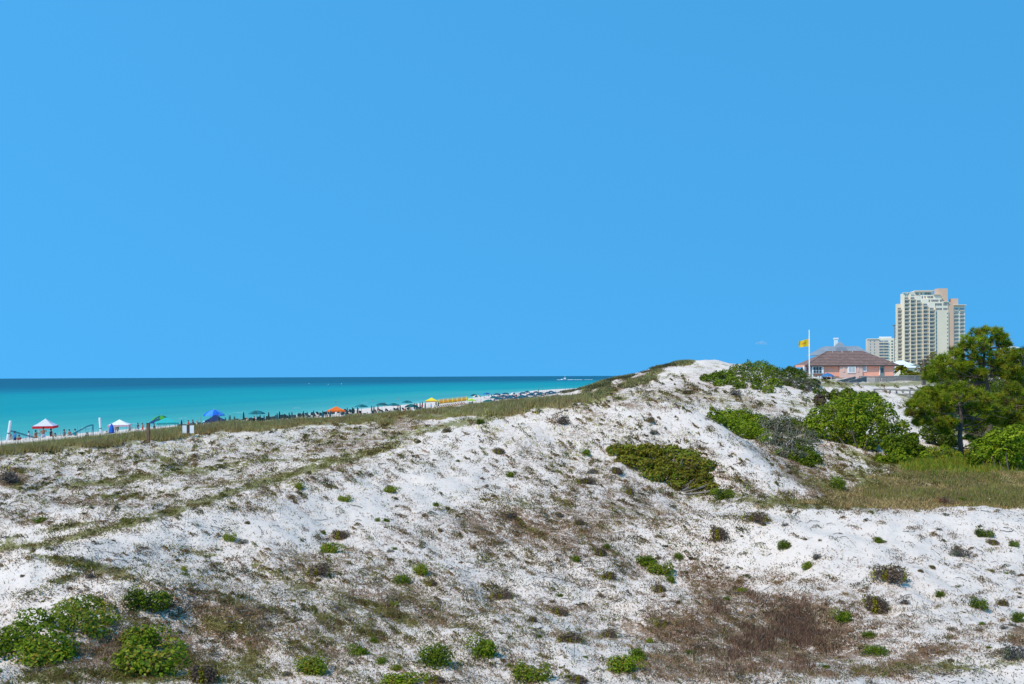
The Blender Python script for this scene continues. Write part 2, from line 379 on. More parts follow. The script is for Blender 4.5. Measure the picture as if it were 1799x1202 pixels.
def wmap(P, px, py):
    w = np.zeros(np.shape(px))
    for (cx, cy, rx, ry, t, k) in P:
        c, s = math.cos(R(t)), math.sin(R(t)); dx, dy = px - cx, py - cy
        q = ((dx*c + dy*s) / rx) ** 2 + ((-dx*s + dy*c) / ry) ** 2
        w = np.maximum(w, k * np.exp(-0.8 * q ** 1.6))
    return w
def on_crest(px):       # the foredune's grassy crest line, as seen
    return np.interp(px, [0,100,200,300,400,560,750,900,960,1040], [793,783,773,761,749,737,722,711,706,698])

# ------------------------------------------------------------ ground
gB = wmap(BP, PXG, PYG); gG = wmap(GP, PXG, PYG); gT = wmap(TP, PXG, PYG)
duneV = np.clip((ZG - 3.9) / .8, 0, 1)
cf = np.exp(-((PYG - on_crest(PXG) - 3) / 12.0) ** 2) * (PXG < 1060) * (DG > 45) * (DG < 140)
gG = np.maximum(gG, cf * 0.9)
far = np.clip((DG - 230) / 60, 0, 1) * np.clip((ZG - 4) / 2, 0, 1)
gG = np.maximum(gG, far * 1.2)
CLEAN = [(1450,955,200,45,3,1),(560,905,230,32,-14,1),(760,862,130,30,-12,.8),(1000,745,80,14,20,.5),(60,1012,70,18,0,1),(1640,1030,150,40,0,.6),(300,935,110,14,-12,.8),(1180,735,70,12,25,.7),(1720,920,100,14,0,.6),(1180,655,60,10,0,.5),(330,790,130,12,-4,.4),(1500,1090,100,14,0,.5)]
gC = wmap(CLEAN, PXG, PYG)
gB = np.minimum(1.15, gB * 1.3) - .45 * gC; gG = np.minimum(1.15, gG * 1.2)
attr = np.stack([np.maximum(gB, gT * .9 - .45 * gC) * duneV, gG * duneV, duneV], -1).reshape(-1, 3)
V = np.stack([XX, DG, ZG], -1).reshape(-1, 3)
ii, jj = np.meshgrid(np.arange(NU - 1), np.arange(ND - 1), indexing='ij')
q = (ii * ND + jj).ravel()
Fq = np.stack([q, q + ND, q + ND + 1, q + 1], 1)
me = mesh_np('ground', V, Fq, attr, smooth=True)
m = bpy.data.materials.new('dune_sand'); m.use_nodes = True
n, l = m.node_tree.nodes, m.node_tree.links
b = n['Principled BSDF']; b.inputs['Roughness'].default_value = 0.95; b.inputs['Specular IOR Level'].default_value = 0.1
tc = n.new('ShaderNodeTexCoord')
def noise(scale, detail=5, rough=.6, stretch=None):
    z = n.new('ShaderNodeTexNoise'); z.inputs['Scale'].default_value = scale; z.inputs['Detail'].default_value = detail; z.inputs['Roughness'].default_value = rough
    if stretch:
        mp = n.new('ShaderNodeMapping'); mp.vector_type = 'TEXTURE'; mp.inputs['Scale'].default_value = [1 / q_ for q_ in stretch[:3]]; mp.inputs['Rotation'].default_value = (0, 0, R(stretch[3]))
        l.new(tc.outputs['Object'], mp.inputs['Vector']); l.new(mp.outputs[0], z.inputs['Vector'])
    else: l.new(tc.outputs['Object'], z.inputs['Vector'])
    return z.outputs['Fac']
def math_(op, a, bb, c=None, clamp=False):
    x = n.new('ShaderNodeMath'); x.operation = op; x.use_clamp = clamp
    for i_, v in enumerate((a, bb, c)):
        if v is None: continue
        if isinstance(v, (int, float)): x.inputs[i_].default_value = v
        else: l.new(v, x.inputs[i_])
    return x.outputs[0]
def mixc(fac, a, bb):
    x = n.new('ShaderNodeMixRGB')
    if isinstance(fac, (int, float)): x.inputs[0].default_value = fac
    else: l.new(fac, x.inputs[0])
    for i_, v in ((1, a), (2, bb)):
        if isinstance(v, tuple): x.inputs[i_].default_value = (*v, 1)
        else: l.new(v, x.inputs[i_])
    return x.outputs[0]
at = n.new('ShaderNodeAttribute'); at.attribute_name = 'Col'
sp = n.new('ShaderNodeSeparateColor'); l.new(at.outputs['Color'], sp.inputs[0])
sand = mixc(noise(0.35, 4), (0.69, 0.56, 0.47), (0.76, 0.625, 0.53))
sand = mixc(math_('MULTIPLY', noise(2.2, 6, .7), .35), sand, (0.52, 0.40, 0.32))
n_hi = noise(7.0, 6, .72, (1, 0.6, 1, 28)); n_lo = noise(1.3, 5, .65, (1, .38, 1, 28)); n_sp = noise(16, 3, .6)
# litter: brown where the patches say so, sparse specks elsewhere
n_f = noise(24, 4, .7, (1, .8, 1, 50)); n_pt = noise(0.16, 3, .55)
nb = math_('ADD', math_('ADD', math_('MULTIPLY', n_hi, .40), math_('MULTIPLY', n_f, .34)), math_('MULTIPLY', n_lo, .26))
patchy = math_('MULTIPLY', math_('SUBTRACT', n_pt, .46), 6.0, clamp=True)
thb = math_('SUBTRACT', math_('SUBTRACT', 0.566, math_('MULTIPLY', patchy, .036)), math_('MULTIPLY', sp.outputs[0], 0.092))
fb = math_('MULTIPLY', math_('SUBTRACT', nb, thb), 26.0, clamp=True)
fb = math_('MULTIPLY', fb, math_('MULTIPLY_ADD', sp.outputs[0], .45, .55), clamp=True)
fb = math_('MULTIPLY', fb, sp.outputs[2])
brown = mixc(n_sp, (0.125, 0.070, 0.042), (0.34, 0.20, 0.12))
c1 = mixc(fb, sand, brown)
ng = math_('ADD', math_('ADD', math_('MULTIPLY', n_hi, .35), math_('MULTIPLY', n_f, .2)), math_('MULTIPLY', n_lo, .45))
thg = math_('SUBTRACT', math_('SUBTRACT', 0.605, math_('MULTIPLY', patchy, .012)), math_('MULTIPLY', sp.outputs[1], 0.17))
fg_ = math_('MULTIPLY', math_('MULTIPLY', math_('SUBTRACT', ng, thg), 24.0, clamp=True), sp.outputs[2])
green = mixc(n_sp, (0.11, 0.10, 0.018), (0.23, 0.20, 0.045))
c2 = mixc(math_('MULTIPLY', fg_, .85), c1, green)
l.new(c2, b.inputs['Base Color'])
bp1 = n.new('ShaderNodeBump'); bp1.inputs['Strength'].default_value = 0.55; bp1.inputs['Distance'].default_value = 0.09
l.new(math_('ADD', noise(5.5, 6, .65), math_('MULTIPLY', noise(1.6, 4, .6), 1.5)), bp1.inputs['Height'])
l.new(bp1.outputs[0], b.inputs['Normal'])
me.materials.append(m)
tag(link('ground', me), 'white sand dunes falling to a wide white beach', kind='structure')

# ------------------------------------------------------------ sea
ys = np.concatenate([-np.geomspace(60000, 60, 12), np.linspace(0, 700, 141), np.geomspace(720, 60000, 60)])
ds = np.concatenate([[30, 15, 8, 4, 2, 0], -np.geomspace(2, 60000, 90)])
YS, DS = np.meshgrid(ys, ds, indexing='ij')
SX = np.where(YS < 620, shore_x(np.clip(YS, 0, 620)) + np.minimum(YS, 0) * 0.28, shore_x(620.) + (YS - 620) * 0.5)
Vs = np.stack([SX + DS * 1.04, YS, np.zeros_like(YS)], -1).reshape(-1, 3)
nj = len(ds); ii, jj = np.meshgrid(np.arange(len(ys) - 1), np.arange(nj - 1), indexing='ij'); q = (ii * nj + jj).ravel()
dist_attr = np.clip(-DS, 0, 1e9)
sc_ = np.log10(dist_attr + 1) / 5.0
me = mesh_np('sea', Vs, np.stack([q, q + 1, q + nj + 1, q + nj], 1), np.stack([sc_.ravel()]*3, 1))
wm = bpy.data.materials.new('sea_water'); wm.use_nodes = True
n, l = wm.node_tree.nodes, wm.node_tree.links
b = n['Principled BSDF']; tc = n.new('ShaderNodeTexCoord')
at = n.new('ShaderNodeAttribute'); at.attribute_name = 'Col'
rp = n.new('ShaderNodeValToRGB'); er = rp.color_ramp
stops = [(0, (.52,.60,.52)), (3, (.20,.44,.36)), (12, (.08,.35,.30)), (45, (.04,.315,.265)), (110, (.004,.275,.262)), (300, (.0,.238,.235)), (460, (.0,.185,.215)), (640, (.0,.095,.135)), (900, (.0,.068,.105)), (60000, (.0,.050,.085))]
while len(er.elements) < len(stops): er.elements.new(.5)
for e, (d, c) in zip(er.elements, stops): e.position = math.log10(d + 1) / 5.0; e.color = (*c, 1)
nzb = noise(0.004, 4, .6, (1, 0.12, 1, -15.6))
sh = math_('ADD', at.outputs['Fac'], math_('MULTIPLY', math_('SUBTRACT', nzb, .5), 0.10))
l.new(sh, rp.inputs[0])
nz2 = noise(0.02, 5, .65, (1, .15, 1, -15.6))
er_ = None
cw_ = mixc(math_('MULTIPLY', math_('SUBTRACT', nz2, .44), 1.9, clamp=True), rp.outputs[0], (0.0, 0.15, 0.22))
cw2 = n.new('ShaderNodeMixRGB'); cw2.inputs[0].default_value = .85; l.new(rp.outputs[0], cw2.inputs[1]); l.new(cw_, cw2.inputs[2])
l.new(cw2.outputs[0], b.inputs['Base Color'])
b.inputs['Roughness'].default_value = 0.35; b.inputs['Specular IOR Level'].default_value = 0.06; b.inputs['IOR'].default_value = 1.33
bp1 = n.new('ShaderNodeBump'); bp1.inputs['Strength'].default_value = 0.5; bp1.inputs['Distance'].default_value = 0.15
l.new(noise(0.5, 5, .6, (1, .45, 1, -15)), bp1.inputs['Height']); l.new(bp1.outputs[0], b.inputs['Normal'])
me.materials.append(wm)
tag(link('sea', me), 'turquoise sea darkening to deep blue at the horizon', kind='structure')

# foam lines where small waves break
foam = mat('foam', (0.82, 0.86, 0.88), .6)
mb = MB()
for (px, py, wpx) in [(985,685.5,14),(1026,685,10),(905,691,8),(860,692.5,10),(1044,683,8),(80,758,18),(150,752,16),(230,745,18),(320,735,16),(420,725,20),(520,717,16),(640,708,16)]:
    ux, uz = ray(px, py); D = H / -float(uz); x0 = float(ux) * D; Lm = wpx * D / F
    k = 9
    Vf = []
    for t in range(k + 1):
        s_ = t / k - .5; wdt = 0.12 * math.sin(math.pi * (t + .3) / (k + .6)) * (D / 150); xx = x0 + s_ * Lm * .6; yy = D + s_ * Lm * 1.6 + math.sin(t * 1.9) * .5
        Vf += [(xx - wdt, yy, .03), (xx, yy, .05), (xx + wdt, yy, .03)]
    mb.add(Vf, [f for t in range(k) for f in ((3*t, 3*t+3, 3*t+4, 3*t+1), (3*t+1, 3*t+4, 3*t+5, 3*t+2))])
tag(mb.build('foam', foam), 'thin white foam lines of small waves near the beach', kind='stuff')

# ------------------------------------------------------------ plants: generators
def rand_dirs(k, up=0.0):
    v = rng.normal(size=(k, 3)); v /= np.linalg.norm(v, axis=1)[:, None]
    v[:, 2] += up; return v / np.linalg.norm(v, axis=1)[:, None]
def leaves(P, Nrm, L, Wd, cols, jit=.6):
    """rhombic leaves at P facing roughly Nrm"""
    k = len(P); Nn = Nrm + rng.normal(size=(k, 3)) * jit; Nn /= np.linalg.norm(Nn, axis=1)[:, None]
    a = np.cross(Nn, rng.normal(size=(k, 3))); a /= np.linalg.norm(a, axis=1)[:, None] + 1e-9
    bb = np.cross(Nn, a); L = np.broadcast_to(L, k)[:, None]; Wd = np.broadcast_to(Wd, k)[:, None]
    V = np.stack([P - a*L*.5, P + bb*Wd*.5, P + a*L*.5, P - bb*Wd*.5], 1).reshape(-1, 3)
    return V, np.arange(4*k).reshape(k, 4), np.repeat(cols, 4, 0)
PAL = {
 'bright': [(.115,.215,.016),(.16,.27,.022),(.085,.155,.014),(.20,.27,.035)],
 'green':  [(.080,.155,.016),(.11,.195,.020),(.058,.115,.014),(.14,.19,.03)],
 'olive':  [(.15,.185,.028),(.19,.22,.032),(.11,.13,.024),(.17,.14,.04)],
 'grey':   [(.16,.165,.085),(.11,.13,.055),(.21,.19,.135),(.13,.105,.075)],
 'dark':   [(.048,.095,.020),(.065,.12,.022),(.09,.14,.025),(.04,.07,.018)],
 'yellow': [(.21,.25,.022),(.26,.28,.028),(.14,.21,.022),(.36,.25,.03)],
 'pine':   [(.14,.225,.022),(.19,.28,.026),(.095,.16,.02),(.23,.27,.04)],
 'brown':  [(.15,.095,.06),(.20,.135,.09),(.11,.07,.05),(.24,.17,.11)],
 'hollow': [(.34,.28,.07),(.26,.25,.05),(.40,.28,.11),(.20,.22,.045),(.36,.22,.12)],
 'gully':  [(.17,.085,.055),(.22,.125,.08),(.13,.065,.045),(.27,.17,.11)],
 'tawny':  [(.34,.22,.09),(.28,.19,.08),(.40,.28,.13),(.24,.18,.06)],
 'straw':  [(.42,.32,.18),(.36,.27,.15),(.18,.15,.075),(.15,.15,.055),(.30,.24,.15)],
 'oats':   [(.40,.32,.10),(.33,.31,.08),(.45,.34,.15),(.28,.28,.07),(.50,.38,.20)],
 'mat':    [(.17,.165,.025),(.22,.20,.032),(.12,.125,.018),(.20,.145,.045)],
 'rustmat': [(.24,.125,.050),(.30,.17,.075),(.17,.09,.038),(.25,.19,.06)],
 'darkmat': [(.10,.085,.045),(.075,.06,.035),(.13,.11,.05),(.09,.10,.03)],
 'twig':   [(.15,.125,.11),(.10,.08,.065),(.20,.17,.15),(.06,.05,.045)],
 'purple': [(.28,.145,.085),(.34,.20,.12),(.21,.105,.065),(.38,.27,.16)],
 'red':    [(.30,.085,.03),(.24,.07,.025),(.36,.14,.05),(.18,.07,.03)],
}
def palc(p, k, v=.25):
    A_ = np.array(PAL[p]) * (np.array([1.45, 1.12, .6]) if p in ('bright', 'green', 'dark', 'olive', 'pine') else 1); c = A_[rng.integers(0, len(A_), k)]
    return c * (1 + rng.uniform(-v, v, (k, 1)))
def foliage_mesh(name, lobes, nleaf, L, p, p2=None, up=.35, wr=.6):
    lobes = np.array(lobes, float); ar = lobes[:, 3] * lobes[:, 4] + lobes[:, 4] * lobes[:, 5] + lobes[:, 3] * lobes[:, 5]
    idx = rng.choice(len(lobes), nleaf, p=ar / ar.sum()); lb = lobes[idx]
    d = rand_dirs(nleaf, .25)
    rad = 1 - np.abs(rng.normal(0, .20, nleaf)); rad *= .66 + .62 * vn(d[:, 0]*2.3 + idx*5.1, d[:, 1]*2.3 + d[:, 2]*2.9 + idx, 5)
    P = lb[:, :3] + d * lb[:, 3:6] * rad[:, None]
    keep = P[:, 2] > 0.0
    P, d, idx = P[keep], d[keep], idx[keep]
    c = palc(p, len(P))
    if p2:
        z = vn(P[:, 0]*1.7/lobes[:, 3].mean(), P[:, 1]*1.7/lobes[:, 3].mean() + P[:, 2], 8) > .62
        c[z] = palc(p2, z.sum())
    c *= (.82 + .36 * rng.random(len(lobes)))[idx][:, None]
    nr = d.copy(); nr[:, 2] += up
    V, Fx, cc = leaves(P, nr, L * rng.uniform(.7, 1.3, len(P)), L * wr, c)
    me = mesh_np(name, V, Fx, cc); me.materials.append(LEAF); return me
WOOD = mat('grey_branch_wood', (0.20, 0.17, 0.145), .9, .3, 8, .3)
WOODD = mat('dark_branch_wood', (0.10, 0.075, 0.06), .9, .3, 8, .3)
BARK = mat('pine_bark', (0.11, 0.078, 0.06), .95, .35, 5, .6)
def stems_mesh(lobes, k, r0):
    mb = MB()
    for i in range(k):
        lb = lobes[i % len(lobes)]
        t = rng.uniform(0, 6.28); tip = (lb[0] + math.cos(t)*lb[3]*.6, lb[1] + math.sin(t)*lb[4]*.6, lb[2] + lb[5]*rng.uniform(.1, .75))
        base = (lb[0]*.35, lb[1]*.35, -.03)
        mid = ((tip[0]+base[0])/2 + rng.normal(0, .06*lb[3]), (tip[1]+base[1])/2, tip[2]*.38)
        mb.tube([base, mid, tip], [r0, r0*.7, r0*.3], 4)
    return mb
# low shrub prototypes: one metre wide, about 0.45 high
def low_lobes(k, s):
    r_ = np.random.default_rng(s); out = []
    for i in range(k):
        a = r_.uniform(0, 6.28); rr = r_.uniform(.05, .30)
        out.append((math.cos(a)*rr, math.sin(a)*rr*.8, r_.uniform(.08, .2), r_.uniform(.15, .27), r_.uniform(.13, .22), r_.uniform(.14, .26)))
    return out
PROTO = {}
for p, p2 in (('bright', 'yellow'), ('green', None), ('olive', 'brown'), ('grey', 'twig'), ('yellow', 'bright'), ('red', 'brown'), ('brown', 'twig'), ('dark', 'green')):
    for s in range(3 if p in ('bright', 'green', 'olive') else 1):
        lb = low_lobes(7, s * 11 + len(p))
        fm = foliage_mesh('foliage', lb, 1700 if p not in ('grey', 'red', 'brown') else 900, .052, p, p2)
        st = stems_mesh(lb, 14, .012); sm = bpy.data.meshes.new('stems'); sm.from_pydata(st.v, [], st.f); sm.materials.append(WOODD if p != 'grey' else WOOD)
        PROTO[(p, s)] = (fm, sm)
def shrub(px, py, w, h, p, label, s=None, group='low green shrubs scattered over the dunes', cat='shrub', name='low_shrub'):
    B = hit([px], [py + h * .32])[0]
    if np.isnan(B[0]): return None
    D = B[1]; ww = w * D / F * 1.32; hh = max(.24 * ww, min(h * D / F * 1.0, .6 * ww)) / .45
    nvar = 3 if (p, 2) in PROTO else 1
    k = (s if s is not None else int(rng.integers(0, 9))) % nvar
    t = thing(name, label, cat, (B[0], B[1], float(terr(B[0], B[1])[0]) - .03), rng.uniform(-.5, .5), group, (ww, ww * .85, hh))
    link('foliage', PROTO[(p, k)][0], t); link('stems', PROTO[(p, k)][1], t)
    return t

# ------------------------------------------------------------ low shrubs, one by one
SH = [
 (265,1058,85,44,'dark','dense round dark green shrub on bare stems beside the big leafy patch',0),
 (254,1162,132,66,'bright','broad bright green shrub at the bottom of the left mound',1),
 (248,1120,84,46,'yellow','yellow green shrub just behind the broad bright one on the left mound',0),
 (352,1182,66,40,'olive','pale feathery green shrub right of the broad bright mound shrub',2),
 (75,912,30,14,'green','small dark shrub alone in the sandy valley at far left',0),
 (402,944,26,18,'bright','small forked green shrub on clean sand left of centre',1),
 (428,951,20,12,'grey','grey green tuft touching the small forked green shrub',0),
 (322,998,15,13,'bright','tiny bright green tuft at the end of a brown runner',2),
 (580,963,40,24,'bright','oval green shrub with bare twigs in its middle, left of centre',0),
 (556,1002,48,26,'olive','olive shrub trailing brown litter to its right below the oval green one',1),
 (733,1000,38,22,'bright','bright green shrub, upper one of the pair near picture centre',2),
 (702,1018,36,18,'green','dark green shrub, lower left one of the pair near picture centre',1),
 (760,1022,28,18,'olive','olive tuft just below and right of the bright centre shrub',0),
 (596,938,42,20,'olive','olive mat with yellowish top above the oval green shrub',2),
 (877,1045,46,20,'olive','flat olive green shrub in the middle foreground',1),
 (855,1136,60,46,'green','tall rounded green shrub in the centre foreground',0),
 (536,1168,80,36,'bright','wide bright green shrub with a notch at the bottom left of centre',2),
 (757,1154,70,42,'green','domed mid green shrub sloping down to the right in the foreground',1),
 (705,1193,84,22,'bright','bright green shrub cut by the lower picture edge left of centre',0),
 (636,1142,50,22,'green','green clump at the head of a chain of small shrubs',0),
 (668,1160,26,16,'green','small green clump second in the chain of small shrubs',1),
 (692,1172,28,14,'bright','small bright clump last in the chain of small shrubs',2),
 (768,1190,46,20,'olive','soft grey green shrub under the domed mid green one',0),
 (690,1061,20,12,'bright','tiny bright tuft inside a strip of brown mat',1),
 (655,1124,22,13,'green','tiny dark green tuft above the chain of small shrubs',2),
 (930,1184,74,38,'bright','large bright green cushion at the bottom centre',1),
 (1015,1190,50,22,'olive','dull green shrub right of the large bright cushion',0),
 (1092,1166,64,36,'yellow','yellow green cushion shrub with a blue shadow on the sand',0),
 (1116,1149,38,30,'green','green shrub leaning behind the yellow green cushion',2),
 (1066,1113,34,20,'olive','small olive cushion above the yellow green one',1),
 (1070,1009,38,22,'olive','scruffy olive shrub with reddish right side on the main slope',0),
 (1052,969,28,20,'olive','olive tuft with a smaller one at its shoulder',2),
 (1064,959,15,14,'green','small dark tuft at the shoulder of an olive one',1),
 (1013,980,22,14,'green','round green tuft alone on white sand near the centre right',0),
 (1132,984,46,22,'green','upper left part of a diagonal green shrub bank above the gully',2),
 (1160,1000,48,26,'bright','bright middle part of the diagonal shrub bank above the gully',1),
 (1180,1016,22,18,'green','lower end of the diagonal shrub bank above the gully',0),
 (1190,974,18,24,'green','upright green tuft right of the diagonal shrub bank',1),
 (1261,935,40,36,'olive','tall light green shrub on the clean white slope',2),
 (1322,908,52,20,'olive','flat green shrub on the lip of the right dune',1),
 (1302,1036,16,14,'bright','tiny bright tuft right of the brown gully grass',0),
 (1155,1033,30,20,'olive','green tuft with dark base at the top of the gully',2),
 (1168,1093,42,11,'olive','flat long olive mat left of the gully',0),
 (1138,1125,18,13,'bright','tiny green tuft on red brown litter',2),
 (1216,1146,24,11,'dark','low dark green tuft at the near end of the gully',0),
 (1016,918,22,12,'olive','small yellow green mat on the littered slope',1),
 (980,1072,42,18,'olive','olive mat with a brown right half in mid slope',2),
 (936,1086,26,17,'olive','dull green tuft on white sand below mid slope',0),
 (996,1121,52,17,'olive','long flattened olive shrub above the bottom centre cushion',1),
 (1732,938,34,17,'dark','neat dark green cushion high on the right dune',0),
 (1741,951,26,13,'olive','brownish mat hanging under the neat dark cushion',2),
 (1783,956,17,14,'dark','small round dark shrub near the right picture edge, upper',0),
 (1541,948,21,16,'green','small ring shaped green shrub high on the right dune',2),
 (1375,958,28,20,'green','ragged dark green shrub on the left part of the right dune',1),
 (1417,993,26,17,'bright','smooth bright green dot of a shrub on white sand',0),
 (1436,977,17,14,'grey','thin grey green tuft above the smooth bright dot',0),
 (1690,972,42,18,'grey','thin pale green straggly shrub high on the right dune',0),
 (1555,1008,66,32,'olive','wide flat topped green shrub in the middle of the right dune',1),
 (1534,1060,54,40,'olive','shrub with a bare grey centre ringed by green',2),
 (1483,1081,38,27,'green','round mid green shrub left of the grey centred one',0),
 (1652,1043,17,13,'dark','tiny dark green ball beside grey twigs',0),
 (1722,1063,33,24,'dark','compact dark green ball shrub low on the right dune',0),
 (1790,1084,28,25,'dark','dark green shrub cut by the right picture edge, lower',0),
 (1534,1143,50,20,'green','flat green shrub on brown litter low on the right dune',1),
 (1524,1113,34,14,'green','two headed thin green tuft right of the brown gully grass',2),
 (1451,1169,19,11,'green','tiny green tuft within brown grass near the bottom',0),
 (1785,1148,46,34,'grey','big grey green shrub in the lower right corner',0),
 (1724,1095,13,9,'green','very small pale tuft under the compact dark ball',1),
 (685,860,30,13,'bright','flat bright green cushion on the upper white slope',0),
 (604,876,25,13,'bright','small bright cushion left of and below the flat one',1),
 (765,885,14,14,'green','small twin tuft right of the bright cushions',2),
 (897,832,16,18,'green','upright green tuft on the upper slope near the centre',0),
 (662,913,12,10,'green','left one of two tiny touching green tufts',1),
 (678,913,15,9,'green','right one of two tiny touching green tufts',2),
 (523,853,25,13,'bright','green cushion on the white edge above the left valley',2),
 (736,775,16,10,'olive','small olive cushion with reddish litter below it',0),
 (845,741,15,11,'dark','dark tuft on the white rim under the grass band',0),
 (783,757,20,9,'olive','olive tuft on the white rim left of the dark one',1),
 (875,792,26,14,'olive','olive brown shrub on the upper slope',2),
 (1140,738,19,11,'olive','lone olive cushion on the bright white crest',1),
 (1150,760,16,12,'grey','grey green tuft under the lone olive cushion',0),
 (1031,794,22,16,'green','green shrub left of the wide spreading shrub',0),
 (1083,826,28,16,'olive','green shrub against the lower left of the wide spreading shrub',2),
 (1043,829,22,10,'grey','grey green cushion in sand left of the wide spreading shrub',0),
 (1027,845,38,12,'olive','flat olive green mat below left of the wide spreading shrub',1),
 (1106,862,24,18,'olive','yellowish tuft below the wide spreading shrub',0),
 (1190,856,34,13,'olive','small flat shrub under the belly of the wide spreading shrub',1),
 (1275,870,38,22,'dark','dark olive tuft at the lower right tip of the spreading shrub',0),
 (1205,689,28,10,'olive','flat olive shrub on the high back dune',2),
 (1294,690,26,12,'grey','grey green cushion on the high back dune',0),
 (1250,716,12,16,'yellow','small yellow green bush standing on the crest line',0),
 (1468,850,30,24,'green','green tuft on the far slope above the hollow',1),
 (1660,880,28,18,'red','rust red dead fern clump in the grassy hollow',0),
 (1688,877,14,12,'green','green tuft right of the rust red fern clump',2),
 (990,738,34,22,'brown','rounded grey brown dead shrub on the dune crest',0),
 (985,905,22,10,'brown','brown dead tuft on the littered slope near the centre',0),
 (898,905,30,14,'brown','grey brown dead mat left of the littered slope',0),
 (20,838,52,30,'brown','brown dead shrub at the left edge under the foredune',0),
 (160,1010,22,14,'brown','rusty dead grass clump on the left foreground',0),
 (343,801,16,10,'red','small rusty tuft on the valley floor',0),
 (1590,1056,26,14,'brown','brown dead tuft left of the compact dark ball shrub',0),
 (1758,1058,26,14,'olive','brown green tuft right of the compact dark ball shrub',2),
]
for (px, py, w, h, p, lab, s) in SH:
    if p in ('dark', 'yellow', 'grey', 'red', 'brown'): s = 0
    shrub(px, py, w, h, p, lab, s)
# very small tufts nobody can tell from each other
for i in range(150):
    px, py = rng.uniform(0, 1799), rng.uniform(790, 1195)
    if not (py > np.interp(px, [0, 230, 640, 960, 1220, 1560, 1799], [880, 935, 815, 730, 740, 905, 910])): continue
    if 1060 < px < 1260 and py < 870: continue
    w = rng.uniform(7, 15) * (.7 + .5 * (py - 700) / 500)
    shrub(px, py, w, w * .6, ['green', 'olive', 'grey', 'olive'][i % 4], 'tiny isolated green tuft on white sand', None, 'tiny tufts dotted over the sand', 'plant', 'small_tuft')

# left leafy mass: broad-leaved sea grape like shrubs
def big_shrub(name, label, base, lobes, nleaf, L, p, p2=None, group=None, nst=20, r0=.03, wood=WOOD, wr=.55, cat='shrub'):
    """lobes given relative to base, in metres"""
    t = thing(name, label, cat, base, 0, group)
    link('foliage', foliage_mesh('foliage', lobes, nleaf, L, p, p2, wr=wr), t)
    stems_mesh(lobes, nst, r0).build('stems', wood, t)
    return t
def blobs(pts, D, base, dj=.5, fl=.9):
    """lobes from (px, py, radius px) seen at distance D, made relative to base"""
    out = []
    for k, (px, py, r_) in enumerate(pts):
        d = D + (dj * math.sin(k * 2.4)); c = W3(px, py, d) - np.array(base); rr = r_ * D / F
        out.append((c[0], c[1], c[2], rr, rr * 1.1, rr * fl))
    return out
def base_at(px, py, D=None):
    B = hit([px], [py])[0]
    if D is not None:
        x = float(ray(px, py)[0]) * D; B = np.array([x, D, float(terr(x, D)[0])])
    return B
def ground_lobes(pts, base, fl=.8):
    """lobes lying on the slope: each (px, py, radius px) is put on the ground seen there"""
    out = []
    for (px, py, r_) in pts:
        B = hit([px], [py + r_ * .6])[0]; rr = r_ * B[1] / F
        z = float(terr(B[0], B[1])[0]) + rr * .40 * fl
        out.append((B[0] - base[0], B[1] - base[1], z - base[2], rr * 1.35, rr * 1.25, rr * fl))
    return out
def mound(name, label, cpx, cpy, pts, nleaf, L, p, p2=None, group=None, nst=20, fl=.8, r0=.03, wood=WOOD):
    base = base_at(cpx, cpy); base[2] = min(base[2], 99)
    lb = ground_lobes(pts, base, fl)
    zmin = min(q[2] - q[5] for q in lb) - .05
    base2 = base + np.array([0, 0, zmin]); lb = [(a, b_, c - zmin, d, e, f) for a, b_, c, d, e, f in lb]
    return big_shrub(name, label, base2, lb, nleaf, L, p, p2, group, nst, r0, wood)
gl = 'broad-leaved shrubs on the left mound'
mound('leafy_shrub', 'upper right part of the big leafy patch, with upright shoots', 150, 1090, [(150,1062,30),(120,1065,26),(168,1085,24),(140,1090,30),(110,1085,24),(165,1105,18)], 2600, .075, 'green', 'yellow', gl, 26, .8, .012)
mound('leafy_shrub', 'wide left part of the big leafy patch touching the picture edge', 50, 1130, [(60,1085,28),(30,1110,30),(75,1115,32),(10,1125,26),(50,1135,28),(100,1130,28),(-10,1140,24)], 3000, .075, 'green', 'bright', gl, 26, .8, .012)
mound('leafy_shrub', 'lower tip of the big leafy patch with yellow leaves', 75, 1150, [(70,1140,26),(95,1145,24),(65,1158,16),(110,1140,20)], 1600, .07, 'bright', 'yellow', gl, 20, .8, .012)
mound('leafy_shrub', 'thin outlying leafy shrub on sand right of the big patch', 195, 1085, [(185,1065,14),(200,1085,14),(185,1090,10)], 380, .07, 'olive', 'yellow', gl, 10, .9, .01)

# ------------------------------------------------------------ larger shrubs on the dunes
gs = 'big green shrubs among the high dunes'
mound('spreading_shrub', 'wide spreading yellow green shrub with grey branches on the main slope', 1160, 850,
      [(1085,788,16),(1110,790,20),(1140,790,22),(1180,790,20),(1210,800,20),(1235,815,20),(1100,805,16),(1130,812,22),(1165,815,24),(1200,830,22),(1235,838,18),(1150,832,18),(1190,848,14),(1225,852,12),(1250,850,10),(1255,862,8)],
      15000, .14, 'olive', 'yellow', gs, 60, .75, .035)
mound('green_shrub', 'glossy bright green shrub on the shoulder of the main dune', 1290, 760,
      [(1258,732,13),(1280,732,18),(1305,735,20),(1330,740,18),(1285,748,16),(1310,755,20),(1330,762,16),(1300,728,12)], 9000, .16, 'bright', 'green', gs, 24, 1.0)
mound('scrubby_shrub', 'grey green scraggly shrub with bare twigs right of the glossy one', 1380, 790,
      [(1350,745,18),(1375,745,20),(1400,750,20),(1425,765,14),(1350,770,18),(1380,772,22),(1412,782,20),(1400,800,16),(1375,795,14),(1425,800,12)], 9000, .13, 'grey', 'green', gs, 60, 1.0, .035)
mound('green_shrub', 'dark green lobe at the lower end of the scraggly shrub', 1420, 810, [(1415,795,14),(1428,805,12),(1418,812,10),(1405,805,10)], 2400, .15, 'green', None, gs, 12, 1.0)
